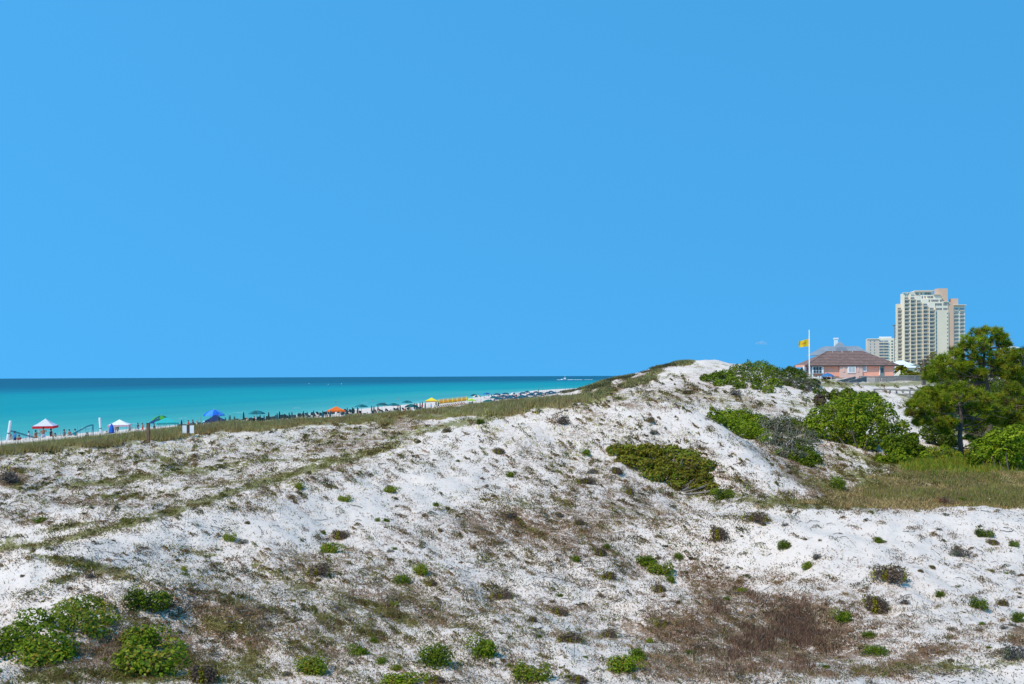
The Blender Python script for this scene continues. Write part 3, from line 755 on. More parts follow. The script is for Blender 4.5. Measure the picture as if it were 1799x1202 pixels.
mound('dune_top_shrub', 'left low wing of green shrub on the high back dune', 1270, 680, [(1240,664,9),(1258,660,11),(1275,658,12),(1262,672,9),(1285,668,12),(1300,676,10)], 4000, .22, 'green', 'dark', gs, 18, .9)
mound('dune_top_shrub', 'tallest rounded green shrub on the top of the back dune', 1330, 690, [(1295,650,12),(1315,644,12),(1338,645,14),(1355,652,13),(1315,662,14),(1342,664,15),(1360,672,12),(1350,684,10),(1330,678,10)], 7000, .22, 'green', 'bright', gs, 30, 1.0)
mound('dune_top_shrub', 'dull grey green shrub right of the tallest one on the back dune', 1400, 680, [(1370,656,12),(1388,655,13),(1408,663,12),(1395,672,13),(1418,678,12),(1438,688,9),(1378,670,10),(1430,672,10),(1448,692,8),(1405,655,9)], 6000, .22, 'dark', 'grey', gs, 30, 1.0)
# the huge thicket right of the dune
B = base_at(1510, 800, 54)
big_shrub('thicket_shrub', 'huge rounded bright green thicket in front of the beach house', B, blobs([(1440,735,22),(1470,722,26),(1500,715,26),(1530,712,26),(1552,728,24),(1455,760,26),(1490,752,32),(1530,752,32),(1560,765,26),(1480,782,28),(1515,788,28),(1545,795,24),(1430,755,16),(1424,742,13),(1436,772,14),(1500,735,30),(1450,782,18),(1605,800,16),(1590,780,18),(1545,828,12),(1575,826,12),(1600,826,12),(1585,750,14),(1470,798,14),(1500,808,16),(1530,812,16),(1560,815,14)], 57, B, 1.6), 22000, .18, 'bright', 'green', gs, 14, .05, WOODD)
B = base_at(1500, 730, 72)
big_shrub('thicket_shrub', 'reddish green upper shoulder of the thicket near the boardwalk', B, blobs([(1440,705,12),(1465,697,12),(1490,694,13),(1515,700,13),(1535,698,10),(1480,710,14),(1510,712,12)], 72, B, 1.0), 6000, .20, 'green', 'brown', gs, 24, .04)
B = base_at(1590, 818, 51)
big_shrub('thicket_shrub', 'lower leafy green bank running from the thicket towards the pines', B, blobs([(1570,785,22),(1595,790,24),(1580,808,18),(1610,800,20),(1620,812,16),(1550,812,14),(1600,770,14)], 52, B, .8), 9000, .17, 'green', 'bright', gs, 12, .04, WOODD)
B = base_at(1765, 820, 47)
big_shrub('round_shrub', 'big round bright green shrub at the right edge below the pines', B, blobs([(1725,790,20),(1750,775,24),(1785,772,26),(1810,785,26),(1735,808,18),(1765,800,26),(1795,805,26),(1715,805,14),(1820,760,18)], 49, B, 1.0), 13000, .17, 'bright', 'green', gs, 12, .04, WOODD)
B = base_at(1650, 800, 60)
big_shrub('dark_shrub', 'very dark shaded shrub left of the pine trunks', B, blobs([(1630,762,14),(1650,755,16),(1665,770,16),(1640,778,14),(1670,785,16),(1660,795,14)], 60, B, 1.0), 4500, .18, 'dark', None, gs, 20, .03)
B = base_at(1640, 800, 52)
big_shrub('light_shrub', 'light green leafy sprig shrub below the dark one', B, blobs([(1640,795,12),(1660,790,10),(1625,802,10),(1680,802,12),(1655,808,12)], 52, B, .5), 1800, .12, 'bright', 'yellow', gs, 16, .02)
B = base_at(1615, 745, 80)
big_shrub('light_shrub', 'small dark green shrub on white sand beyond the thicket', B, blobs([(1608,730,9),(1618,728,9),(1613,738,8)], 78, B, .4), 900, .13, 'green', None, gs, 10, .02)
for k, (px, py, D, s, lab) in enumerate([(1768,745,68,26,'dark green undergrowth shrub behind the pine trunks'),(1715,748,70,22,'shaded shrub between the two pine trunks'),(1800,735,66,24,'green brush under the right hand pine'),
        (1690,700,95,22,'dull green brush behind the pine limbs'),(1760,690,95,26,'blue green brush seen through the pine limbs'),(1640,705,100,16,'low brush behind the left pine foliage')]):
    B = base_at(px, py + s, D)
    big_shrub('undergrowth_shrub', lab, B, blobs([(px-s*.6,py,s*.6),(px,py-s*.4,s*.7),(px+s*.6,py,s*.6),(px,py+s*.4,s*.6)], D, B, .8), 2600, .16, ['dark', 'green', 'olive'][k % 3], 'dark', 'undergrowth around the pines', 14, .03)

for k, (px, py, s, lab) in enumerate([(1628,690,14,'low brush left of the low spreading pine foliage'),(1652,688,17,'grey green brush behind the left end of the low pine'),(1678,684,18,'dark brush behind the crown of the low spreading pine'),(1702,682,20,'brown tinged brush between low pine and tallest pine trunk'),
        (1728,684,20,'olive brush directly behind the tallest pine trunk'),(1752,682,20,'grey green brush right of the tallest pine trunk'),(1778,684,22,'dark brush left of the right hand pine trunk'),(1802,682,22,'brown tinged brush behind the right hand pine'),
        (1662,715,18,'brush under the left boughs of the low spreading pine'),(1708,720,20,'brush between the low pine and the tallest pine at mid height'),(1745,722,20,'dark brush right of the tallest pine at mid height'),(1785,722,22,'brush behind the bushy young pine'),(1640,735,14,'small olive brush below the leftmost pine boughs'),
        (1640,758,18,'dark low undergrowth left of all pine trunks'),(1664,758,24,'dark undergrowth at the foot of the low pine trunk, left side'),(1692,757,24,'dark undergrowth directly behind the low pine trunk'),(1716,756,24,'dark undergrowth between the two nearest pine trunks'),
        (1744,755,24,'dark undergrowth right of the tallest pine foot'),(1775,752,24,'dark undergrowth above the big round shrub'),(1803,750,24,'dark undergrowth at the right edge under the pines'),(1702,776,14,'short dark brush on sand right of the low pine trunk'),(1722,778,12,'short dark brush left of the big round shrub')]):
    D = 104 if py < 700 else (86 if py < 748 else (74 if py < 770 else 64)); B = base_at(px, py + s, D)
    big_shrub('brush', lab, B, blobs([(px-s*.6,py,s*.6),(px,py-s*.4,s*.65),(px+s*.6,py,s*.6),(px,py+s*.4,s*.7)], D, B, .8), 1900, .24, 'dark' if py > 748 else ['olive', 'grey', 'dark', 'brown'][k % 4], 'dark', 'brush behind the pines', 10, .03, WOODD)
# ------------------------------------------------------------ pines
def tufts(P, rad, needles, L, p, wd=.038):
    """needle tufts: thin triangles fanning out from every point"""
    k = len(P); d = rand_dirs(k * needles, .55); base = np.repeat(P, needles, 0)
    ln = L * rng.uniform(.6, 1.15, k * needles)[:, None]
    s_ = np.cross(d, rng.normal(size=d.shape)); s_ /= np.linalg.norm(s_, axis=1)[:, None] + 1e-9
    V = np.stack([base + d*.02 - s_*wd*.5, base + d*.02 + s_*wd*.5, base + d*ln], 1).reshape(-1, 3)
    c = np.repeat(palc(p, k), needles, 0) * (1 + rng.uniform(-.2, .2, (k*needles, 1)))
    brown = np.repeat(rng.random(k) < .07, needles); c[brown] = (.16, .10, .04)
    return V, np.arange(3*len(base)).reshape(-1, 3), np.repeat(c, 3, 0)
def pine(label, trunk, D, clumps, per, needles, seed, rtr=.2, dead=10):
    r_ = np.random.default_rng(seed)
    tr = [W3(px, py, D + dd) for px, py, dd in trunk]
    z0 = float(terr(tr[0][0], tr[0][1])[0]); base = np.array([tr[0][0], tr[0][1], z0 - .1]); tr[0] = base.copy()
    t = thing('pine_tree', label, 'tree', base, 0, 'sand pines at the right edge')
    rel = [p - base for p in tr]
    mb = MB(); mb.tube(rel, list(np.linspace(rtr, rtr*.3, len(rel))), 8); mb.build('trunk', BARK, t, True)
    Ps = []; TP_ = np.array(rel)
    for k, (px, py, rp_) in enumerate(clumps):
        c = W3(px, py, D + r_.uniform(-1.3, 1.3)) - base; rr = rp_ * D / F
        # the limb leaves the trunk a little below its clump
        cand = [TP_[i]*(1-a) + TP_[i+1]*a for i in range(len(TP_)-1) for a in (0, .33, .66)]
        cand = [q for q in cand if q[2] < c[2] - .15*np.linalg.norm(q[:2]-c[:2])] or [TP_[1]]
        q = min(cand, key=lambda q: np.linalg.norm(q - c) + .2*abs(q[2]-c[2]))
        L_ = np.linalg.norm(c - q)
        mid = (q + c)/2 + np.array([0, 0, -.14*L_]) + r_.normal(0, .05*L_, 3)
        m2 = q*.25 + c*.75 + np.array([0, 0, -.07*L_]) + r_.normal(0, .04*L_, 3)
        lb = MB(); lb.tube([q, mid, m2, c], [rtr*.28, rtr*.2, rtr*.13, rtr*.06], 5)
        for _ in range(4):
            e = c + rand_dirs(1)[0]*rr*.8; lb.tube([m2*.5+c*.5, (m2*.3+e*.7), e], [rtr*.09, rtr*.06, rtr*.03], 3)
        lb.build('branch', BARK, t)
        dd = rand_dirs(per, .25); rad = r_.uniform(.3, 1.0, per)[:, None]
        Ps.append(c + dd*rad*np.array([rr, rr, rr*.75])*1.3)
    for _ in range(dead):
        i = r_.integers(1, len(TP_)-1); q = TP_[i]*.5 + TP_[i-1]*.5*1.0; e = q + np.array([r_.uniform(-2.2, 2.2), r_.uniform(-1, 1), r_.uniform(-.3, 1.0)])
        lb = MB(); lb.tube([q, (q+e)/2 + r_.normal(0, .15, 3), e], [rtr*.2, rtr*.12, rtr*.04], 4)
        for _k in range(3): lb.tube([(q+e)/2, e + r_.normal(0, .35, 3)], [.02, .008], 3)
        lb.build('dead_branch', BARK, t)
    V, Fx, cc = tufts(np.concatenate(Ps), 1, needles, .34, 'pine')
    me = mesh_np('crown', V, Fx, cc); me.materials.append(LEAF); link('crown', me, t)
    return t
pine('tallest pine with a flat topped crown standing highest at the right edge', [(1745,795,0),(1738,755,0),(1742,710,.3),(1733,672,0),(1728,640,-.2),(1730,600,0)], 62,
     [(1735,582,12),(1716,588,12),(1752,588,11),(1700,600,12),(1724,602,13),(1746,603,12),(1762,595,8),(1770,606,5),(1690,612,12),(1708,616,13),(1730,618,12),(1676,624,12),(1690,630,12),(1712,630,10),
      (1660,632,11),(1645,640,11),(1668,644,12),(1688,646,10),(1634,652,10),(1650,656,12),(1630,664,8),(1748,628,12),(1762,618,11),(1775,628,12),(1760,640,10),(1700,660,9),(1725,640,8),(1700,642,10),(1722,656,11),(1745,656,11),(1762,652,11),(1688,664,10),(1668,662,10),(1780,646,11),(1745,640,10),(1715,672,9),(1640,668,9)], 28, 40, 1, .2, 14)
pine('right hand pine partly cut by the picture edge', [(1800,800,0),(1796,740,0),(1800,690,0),(1795,650,0),(1798,620,0)], 60,
     [(1790,622,12),(1808,618,12),(1780,636,12),(1798,638,13),(1775,650,11),(1790,656,12),(1812,650,14),(1765,662,10),(1782,670,11),(1800,672,12),(1820,640,14),(1830,665,14),(1812,685,12)], 28, 40, 2, .17, 8)
pine('low spreading pine whose green boughs reach furthest left', [(1690,803,0),(1686,765,0),(1690,735,0),(1684,712,0),(1690,692,0)], 54,
     [(1690,684,12),(1670,682,12),(1650,690,12),(1632,690,12),(1615,700,11),(1604,712,9),(1622,712,12),(1645,708,12),(1668,703,13),(1692,704,13),(1714,697,13),(1735,703,12),(1600,728,8),(1616,728,11),(1638,727,11),(1625,742,8),
      (1660,722,10),(1755,704,13),(1712,716,11),(1733,722,12),(1752,722,12),(1690,724,9),(1612,744,6),(1650,744,9),(1672,742,10),(1700,742,10),(1722,742,10),(1742,740,10),(1662,756,8)], 28, 42, 3, .17, 12)
pine('bushy young pine filling the right edge between the taller pines', [(1790,800,0),(1786,770,0),(1788,740,0),(1785,700,0)], 56,
     [(1772,692,12),(1785,684,12),(1800,694,13),(1772,712,12),(1790,712,13),(1808,715,13),(1765,732,11),(1783,735,12),(1802,738,12),(1770,750,9),(1815,700,12),(1795,752,10)], 26, 40, 4, .13, 6)

# ------------------------------------------------------------ trees behind the house and at the tower's foot
def palm(px, top, D, h, r_, lab):
    x, _, z = W3(px, top, D); z0 = z - h
    t = thing('palm_tree', lab, 'tree', (x, D, z0), 0, 'cabbage palms behind the dunes')
    MB().tube([(0,0,-2),(0.1,0,h*.5),(0,0,h*.8)], [.25,.2,.2], 7).build('trunk', BARK, t)
    Vv = []; Ff = []; cc = []
    for k in range(34):
        a = rng.uniform(0, 6.28); e = rng.uniform(-.5, 1.2); d = np.array([math.cos(a)*math.cos(e), math.sin(a)*math.cos(e), math.sin(e)])
        s_ = np.cross(d, [0, 0, 1]); s_ /= np.linalg.norm(s_) + 1e-6
        c0 = np.array([0, 0, h*.82]); m_ = c0 + d*r_*.55; tip = c0 + d*r_ + np.array([0, 0, -.45*r_])
        o = len(Vv); Vv += [c0, m_ - s_*r_*.28, tip, m_ + s_*r_*.28]; Ff.append((o, o+1, o+2, o+3))
        c = palc('olive' if k % 3 else 'green', 1)[0]; cc += [c]*4
    me = mesh_np('crown', np.array(Vv), np.array(Ff), np.array(cc)); me.materials.append(LEAF); link('crown', me, t)
palm(1583, 642, 200, 4.5, 1.9, 'cabbage palm beside the right wall of the pink house')
palm(1597, 652, 195, 3.4, 1.6, 'shorter cabbage palm right of the one by the pink house')
palm(1609, 655, 192, 3.0, 1.5, 'stubby cabbage palm left of the bare brown tree')
def far_tree(pts, D, base_py, lab, p, p2, n_=2200, L=.4, group='broadleaf trees behind the dunes'):
    px = pts[0][0]; B = base_at(px, base_py, D)
    t = thing('bushy_tree', lab, 'tree', B, 0, group); lb = blobs(pts, D, B, 1.0)
    link('crown', foliage_mesh('crown', lb, n_, L, p, p2), t)
    mb = MB()
    for q in lb: mb.tube([(0,0,-1),(q[0]*.4,q[1]*.4,q[2]*.5),(q[0],q[1],q[2])], [.22,.14,.05], 5)
    mb.build('trunk', WOOD, t)
far_tree([(1622,640,9),(1634,630,8),(1616,650,8),(1640,622,6),(1630,655,8)], 150, 668, 'thin brownish tree in front of the high tower base', 'brown', 'olive', 900, .28)
far_tree([(1588,664,9),(1602,662,9),(1612,668,8),(1578,668,6)], 180, 672, 'low olive trees along the boardwalk end', 'olive', 'green', 1500, .3)
far_tree([(1650,650,14),(1675,655,16),(1700,650,14),(1660,668,14)], 130, 690, 'dense dark tree behind the tallest pine', 'dark', 'green', 3000, .3)
far_tree([(1720,655,14),(1745,650,14),(1770,655,14),(1740,668,12)], 140, 690, 'grey green tree seen behind the pine trunk', 'grey', 'green', 2200, .3)
far_tree([(1395,652,6),(1386,648,5),(1402,658,7)], 175, 668, 'dark tree mass left of the pink house', 'dark', None, 1100, .35)
wood_pts = [(px, 657 - 3*vn(px/9., 0, 4) , 9) for px in range(1600, 2000, 16)]
B = np.array([0, 420, 8.0]); lb = blobs([(float(a), float(c), r_) for a, c, r_ in wood_pts], 420, B, 6)
me = foliage_mesh('far_wood', lb, 9000, 1.4, 'dark', 'green'); tag(link('far_wood', me, None, B), 'dark green line of far trees behind the dunes', 'trees', kind='stuff')

# ------------------------------------------------------------ ground cover scattered over the dunes (uncountable)
def sample(wf, N, box=(-240, 690, 2040, 1202), bias=None):
    N = int(N * 1.25); px = rng.uniform(box[0] - 40, box[2] + 40, N); py = rng.uniform(box[1], box[3] + 20, N)
    w = wf(px, py); k = rng.random(N) < w; px, py = px[k], py[k]
    P = hit(px, py); ok = ~np.isnan(P[:, 0]) & (P[:, 2] > 4.0) & (P[:, 1] < 190)
    return P[ok], px[ok], py[ok]
def grass_stuff(name, label, P, blades, hgt, wd, p, spread=.12, lean=.5, droop=0, matl=DRY, zoff=-.02, grow=.032):
    k = len(P); B = np.repeat(P, blades, 0); nb_ = len(B)
    B = B + np.concatenate([rng.normal(0, spread, (nb_, 2)), np.full((nb_, 1), zoff)], 1)
    d = np.concatenate([rng.normal(0, lean, (nb_, 2)), np.ones((nb_, 1))], 1); d /= np.linalg.norm(d, axis=1)[:, None]
    ln = (hgt * rng.uniform(.5, 1.2, nb_) * np.repeat(rng.uniform(.6, 1.25, k), blades))[:, None]
    s_ = np.stack([rng.normal(size=nb_), rng.normal(size=nb_)*.6, np.zeros(nb_)], 1); s_ /= np.linalg.norm(s_, axis=1)[:, None] + 1e-9
    w_ = np.maximum(wd, B[:, 1] * grow * .03)[:, None]
    V = np.stack([B - s_*w_*.5, B + s_*w_*.5, B + d*ln], 1).reshape(-1, 3)
    c = np.repeat(palc(p, k), blades, 0) * (1 + rng.uniform(-.2, .2, (nb_, 1)))
    me = mesh_np(name, V, np.arange(3*nb_).reshape(-1, 3), np.repeat(c, 3, 0)); me.materials.append(matl)
    return tag(link(name, me), label, 'ground cover', kind='stuff')
def nz(P_, sc_, s, a=.35, b_=.6):
    return None
def wn_(P, px, py): return P
def clump(px, py, s, scale=1):
    P = hit(px, py); P = np.nan_to_num(P)
    v = fbm(P[:, 0]/(.55*scale), P[:, 1]/(.8*scale), s, 3)
    return np.clip((v - .42) * 6, 0, 1)
def W_B(px, py): return wmap(BP, px, py) * (.25 + .75*clump(px, py, 3, 1.6))
P, _, _ = sample(W_B, 130000)
grass_stuff('dry_litter', 'brown dry plants and litter lying over the dune hollows', P[:42000], 5, .10, .014, 'purple', .12, 1.6)
P, _, _ = sample(lambda a, b_: wmap(BP, a, b_)*.5*clump(a, b_, 12, 1.2), 60000)
grass_stuff('dead_grass', 'straw coloured dead grass on the dune slopes', P[:9000], 5, .13, .010, 'straw', .07, .8)
P, _, _ = sample(lambda a, b_: wmap(GP, a, b_)*(.35 + .65*clump(a, b_, 21, 1.4)), 100000)
grass_stuff('ground_cover', 'olive green creeping ground cover in strips between the dunes', P[:34000], 6, .09, .016, 'mat', .12, 1.3, matl=LEAF)
P, _, _ = sample(lambda a, b_: wmap(TP, a, b_)*(.2 + .8*clump(a, b_, 33, 1.5)), 60000)
grass_stuff('dune_tufts', 'dull grass tufts along the dune shoulders', P[:12000], 6, .20, .016, 'oats', .16, .7)
# sprawling low mats: each a flat, ragged patch of small leaves and dead bits hugging the slope
def slope_dir(px, py):
    left = (py < np.interp(px, [0, 230, 640, 960], [985, 930, 806, 715])) & (px < 960)
    return np.where(left, -8.0, np.where(px < 420, 12.0, np.where(px < 1290, 24.0, np.where(py < 880, 33.0, 3.0))))
def mats(name, label, N, wf, pals, nleaf, rx0, rx1, hgt, mx):
    N = int(N * 1.25); px = rng.uniform(-250, 2050, N); py = rng.uniform(660, 1230, N); k = rng.random(N) < wf(px, py); px, py = px[k][:mx], py[k][:mx]
    n_ = len(px); sc1 = (.35 + .65 * (py - 640) / 560.); rx = rng.uniform(rx0, rx1, n_) ** 1.0 * sc1; ry = rx * rng.uniform(.22, .42, n_)
    t = np.radians(slope_dir(px, py) + rng.normal(0, 9, n_)); m_ = rng.integers(int(nleaf*.5), nleaf, n_); idx = np.repeat(np.arange(n_), m_)
    a, b_ = rng.normal(0, .5, len(idx)), rng.normal(0, .5, len(idx)); q = np.clip(1 - (a*a + b_*b_), 0, 1)
    b_ = b_ + .35 * np.sin(a * 3 + idx * 1.7)
    X = px[idx] + (a*np.cos(t[idx])*rx[idx] - b_*np.sin(t[idx])*ry[idx]); Y = py[idx] + (a*np.sin(t[idx])*rx[idx] + b_*np.cos(t[idx])*ry[idx])
    P = hit(X, Y); ok = ~np.isnan(P[:, 0]) & (P[:, 1] < 150) & (P[:, 2] > 4.2); P, idx, q = P[ok], idx[ok], q[ok]
    P[:, 2] += .01 + rng.random(len(P)) * q * hgt * (.5 + P[:, 1] / 60)
    pc = rng.integers(0, len(pals), n_); c = np.zeros((len(P), 3))
    for j_, pn in enumerate(pals):
        kk = pc[idx] == j_; c[kk] = palc(pn, kk.sum(), .15) * .5 + np.array(PAL[pn]).mean(0) * .5 * np.array([1.0, .95, .8])
    kk = rng.random(len(P)) < .12; c[kk] = palc('darkmat', kk.sum())
    c *= rng.uniform(.6, 1.2, n_)[idx][:, None]
    L = np.maximum(.030, P[:, 1] * .0019) * rng.uniform(.6, 1.4, len(P))
    V, Fx, cc = leaves(P, np.tile([0., -.25, 1.], (len(P), 1)), L, L * .45, c, .7)
    me = mesh_np(name, V, Fx, cc); me.materials.append(LEAF); return tag(link(name, me), label, 'ground cover', kind='stuff')
cB = lambda a, b_: np.minimum(1, wmap(BP, a, b_) * 1.0 + .05) * (1 - .8 * wmap(CLEAN, a, b_)) * (b_ > np.interp(a, [0, 560, 1040, 1230, 1799], [800, 742, 700, 640, 690]))
cG = lambda a, b_: np.minimum(1, wmap(GP, a, b_) * 1.0 + .03) * (1 - .7 * wmap(CLEAN, a, b_)) * (b_ > np.interp(a, [0, 560, 1040, 1230, 1799], [800, 742, 700, 640, 690]))
cT = lambda a, b_: np.minimum(1, wmap(TP, a, b_) * .95) 
mats('brown_mats', 'ragged mats of brown dead plants sprawling over the dunes', 11000, cB, ['rustmat', 'purple', 'darkmat', 'rustmat'], 95, 8, 34, .05, 3000)
mats('olive_mats', 'ragged mats of olive green creepers sprawling over the dunes', 11000, cG, ['mat', 'mat', 'olive', 'rustmat'], 95, 9, 36, .07, 2800)
mats('dark_tufts', 'small dark dull tufts crowding the dune shoulders', 9000, cT, ['darkmat', 'mat', 'darkmat', 'rustmat'], 34, 7, 17, .08, 1500)
# sparse specks of dead leaves and twigs on the open sand
def W_S(px, py):
    P = np.nan_to_num(hit(px, py)); v = fbm(P[:, 0]/1.4, P[:, 1]/1.9, 44, 4)
    return np.clip((v - .44) * 3.4, 0.05, .95) * (py > 690) * .42 * (1 - .75 * np.minimum(1, wmap(CLEAN, px, py)))
P, px_, py_ = sample(W_S, 60000)
k = len(P); c = palc('twig', k)
V, Fx, cc = leaves(P + np.array([0, 0, .012]), np.tile([0., -.5, 1.], (k, 1)), np.maximum(.045, P[:, 1]*.0015)*rng.uniform(.6, 1.8, k), np.maximum(.022, P[:, 1]*.0008), c, .5)
me = mesh_np('dune_debris', V, Fx, cc); me.materials.append(DRY); tag(link('dune_debris', me), 'dead leaves and bits of twig strewn on white sand', 'debris', kind='stuff')
grass_stuff('seedling_tufts', 'tiny sparse seedlings and sprouts on the open sand', P[::6], 5, .07, .012, 'olive', .04, .9, matl=LEAF)
# crooked runners and twigs
P, _, _ = sample(W_S, 9000)
mb = MB(); Vr = []; Fr = []; Cr = []
for k_, p_ in enumerate(P[:2600]):
    a = rng.uniform(0, 6.28); Lr = rng.uniform(.08, .45); w_ = max(.010, p_[1]*.0006); z_ = 0
    pts = [p_ + np.array([0, 0, .01])]
    for s_ in range(3):
        a += rng.normal(0, .5); q_ = pts[-1] + np.array([math.cos(a), math.sin(a), 0])*Lr/3
        q_[2] = terr(q_[0], q_[1])[0] + (.02 if s_ < 2 else .01) + rng.uniform(0, .05); pts.append(q_)
    o = len(Vr)
    for q_ in pts: Vr += [q_ - np.array([0, w_*.5, w_*.5]), q_ + np.array([0, w_*.5, w_*.5])]
    Fr += [(o+2*t, o+2*t+1, o+2*t+3, o+2*t+2) for t in range(3)]; c = palc('twig', 1)[0]; Cr += [c]*8
me = mesh_np('dead_runners', np.array(Vr), np.array(Fr), np.array(Cr)); me.materials.append(DRY); tag(link('dead_runners', me), 'thin crooked dead runners lying on the sand', 'twigs', kind='stuff')
# sea oats along the foredune crest
N = 105000
px = rng.uniform(-300, 1150, N)
def crest2(p): return np.interp(p, [-300,-60,0,100,200,300,400,560,750,900,960,1040,1090,1150], [830,797,792,782,772,760,748,736,721,710,705,697,680,662])
thick = np.interp(px, [-60, 0, 150, 300, 500, 750, 900, 1000, 1060, 1150], [6, 6, 8, 9, 12, 16, 17, 12, 9, 5])
dy_ = rng.uniform(-.35, 1.3, N) * thick; py = crest2(px) + dy_
edge = fbm(px / 26., py / 8., 71, 3) * 2.4 - .75
k = (dy_ / thick < edge + .25) & (rng.random(N) < np.interp(px, [0, 250, 500, 1040, 1150], [.45, .6, .9, .9, .5]))
P = hit(px[k], py[k]); ok = ~np.isnan(P[:, 0]) & (P[:, 2] > 4.0) & (P[:, 1] < 150) & (P[:, 1] > 40)
P = P[ok]
D_ok = (DD > 60) & (DD < 170); sky_py = np.interp(np.linspace(990, 1215, 60), (U * F + CX), PYG[:, D_ok].min(1))
px2 = rng.uniform(990, 1215, 9000); py2 = np.interp(px2, np.linspace(990, 1215, 60), sky_py) + .4 + np.abs(rng.normal(0, 1, 9000)) * np.interp(px2, [990, 1080, 1215], [9, 8, 2.5])
P2 = hit(px2, py2); P2 = P2[~np.isnan(P2[:, 0]) & (P2[:, 1] < 170) & (P2[:, 1] > 60)]
pp, _ = proj(P[:, 0], P[:, 1], P[:, 2]); rj = rng.normal(0, 28, len(P)); P2 = np.concatenate([P2, P[pp > 1010 + rj]]); P = P[pp <= 1010 + rj]
g2 = fbm(P2[:, 0] / 1.6, P2[:, 1] / 4, 25, 3); _, q2 = proj(P2[:, 0], P2[:, 1], P2[:, 2]); ps, _ = proj(P2[:, 0], P2[:, 1], P2[:, 2])
near_sky = q2 - np.interp(ps, np.linspace(990, 1215, 60), sky_py) < 4
grass_stuff('shoulder_grass', 'short dark brown green grass on the seaward shoulder of the back dune', P2[(g2 > .52) | (near_sky & (g2 > .42))], 6, .22, .02, 'darkmat', .3, .6, matl=LEAF, grow=.02)
grass_stuff('shoulder_grass', 'short tawny grass on the seaward shoulder of the back dune', P2[(g2 > .58)], 6, .25, .02, 'oats', .3, .6, matl=LEAF, grow=.02)
P = P[rng.permutation(len(P))]
g = .5 * rng.random(len(P)) - .25 + fbm(P[:, 0] / 3.5, P[:, 1] / 6, 15, 3)
grass_stuff('sea_oats', 'tall olive green dune grass along the crest before the beach', P[g > .49][:22000], 6, .44, .022, 'oats', .25, .42, matl=LEAF, grow=.020)
grass_stuff('sea_oats', 'tawny brown dune grass mixed into the crest before the beach', P[g <= .52][:18000], 6, .36, .022, 'tawny', .25, .40, matl=LEAF, grow=.020)
P = P[rng.permutation(len(P))[:900]]
grass_stuff('oat_stalks', 'long thin seed stalks rising above the dune grass', P, 2, 1.15, .02, 'straw', .2, .12, matl=LEAF, grow=.014)
N = 26000
px = rng.uniform(1290, 1840, N); py = rng.uniform(815, 893, N)
lim = np.interp(px, [1290, 1380, 1450, 1520, 1600, 1840], [889, 884, 872, 846, 826, 822])
k = (py > lim + (fbm(px / 18., py / 7., 91, 3) - .5) * 40) & (fbm(px / 24., py / 4.5, 97, 3) > np.interp(px, [1290, 1500, 1650, 1840], [.60, .50, .40, .42])) | ((py > 866 - (px - 1450) * .05) & (px > 1480) & (rng.random(len(px)) < .35))
P = hit(px[k], py[k]); P = P[~np.isnan(P[:, 0]) & (P[:, 1] > 30) & (P[:, 1] < 62)]; P = P[rng.permutation(len(P))[:15000]]
g = fbm(P[:, 0]/2.2, P[:, 1]/3, 5, 3) + (P[:, 1] - 42) * .012
grass_stuff('hollow_grass', 'olive grass filling the hollow behind the right dune', P[g > .50], 6, .22, .018, 'hollow', .2, .6, matl=LEAF)
grass_stuff('hollow_grass', 'tawny dry grass mixed into the hollow behind the right dune', P[g <= .50], 6, .18, .018, 'tawny', .2, .7)
px = rng.uniform(1590, 1830, 3500); py = rng.normal(811, 9, 3500); P = hit(px, py); ok = ~np.isnan(P[:, 0])
grass_stuff('green_forbs', 'fresh light green weeds at the foot of the pines', P[ok], 8, .38, .045, 'yellow', .2, .5, matl=LEAF)
px = rng.normal(1350, 75, 5200); py = rng.normal(1112, 40, 5200); P = hit(px, py); ok = ~np.isnan(P[:, 0]); ok &= (fbm(np.nan_to_num(P[:, 0])/.5, np.nan_to_num(P[:, 1])/.7, 61, 3) > .5) & (wmap(BP, px, py) > .6)
grass_stuff('gully_grass', 'fine reddish brown grass standing in the gully', P[ok], 7, .14, .008, 'gully', .08, .5)
# single tall dead stalks
st = MB()
for (px, py, h_) in [(170,1000,.5),(190,975,.45),(323,940,.6),(330,925,.6),(380,968,.7),(410,1010,.5),(565,900,.4),(492,910,.5),(1378,1055,.6),(700,770,1.2),(735,745,.9),(110,800,.9),(25,800,.9),(400,960,.5),(620,1130,.5),(1045,1160,.5),(1008,1160,.6),(520,1050,.5),(430,1075,.5),(240,1000,.4),(700,1040,.4)]:
    B = hit([px], [py])[0]
    if not np.isnan(B[0]): st.tube([B + np.array([0,0,-.02]), B + np.array([.02, 0, h_*.5]), B + np.array([.07, .02, h_])], [.006*max(1, B[1]/25), .005*max(1, B[1]/25), .003*max(1, B[1]/25)], 4)
tag(st.build('dead_stalks', WOOD), 'tall thin dead flower stalks standing on the dunes', 'stalks', kind='stuff')

# ------------------------------------------------------------ the pink beach house
PINK = mat('pink_siding', (0.80, 0.36, 0.24), .8, .06, .6)
PINKL = mat('pale_pink_trim', (0.66, 0.42, 0.33), .8, .06, 1)
SHGL = mat('brown_shingles', (0.21, 0.130, 0.108), .9, .22, 1.2, .4)
SLATE = mat('grey_blue_roof', (0.22, 0.245, 0.27), .7, .12, .8, .2)
WHITE = mat('white_paint', (0.78, 0.77, 0.74), .6, .05)
GLASS = mat('dark_window_glass', (0.03, 0.04, 0.05), .15, .2, 2, 0, 0, .5)
GLASSL = mat('pale_blind_glass', (0.42, 0.42, 0.40), .3, .15, 3)
GREYW = mat('weathered_grey_wood', (0.24, 0.22, 0.20), .9, .2, 5, .2)
DARKW = mat('dark_wood', (0.07, 0.055, 0.045), .9, .2, 5)
DOORG = mat('grey_green_door', (0.16, 0.20, 0.19), .7, .15)
BLUEC = mat('blue_awning', (0.04, 0.14, 0.30), .7, .1)
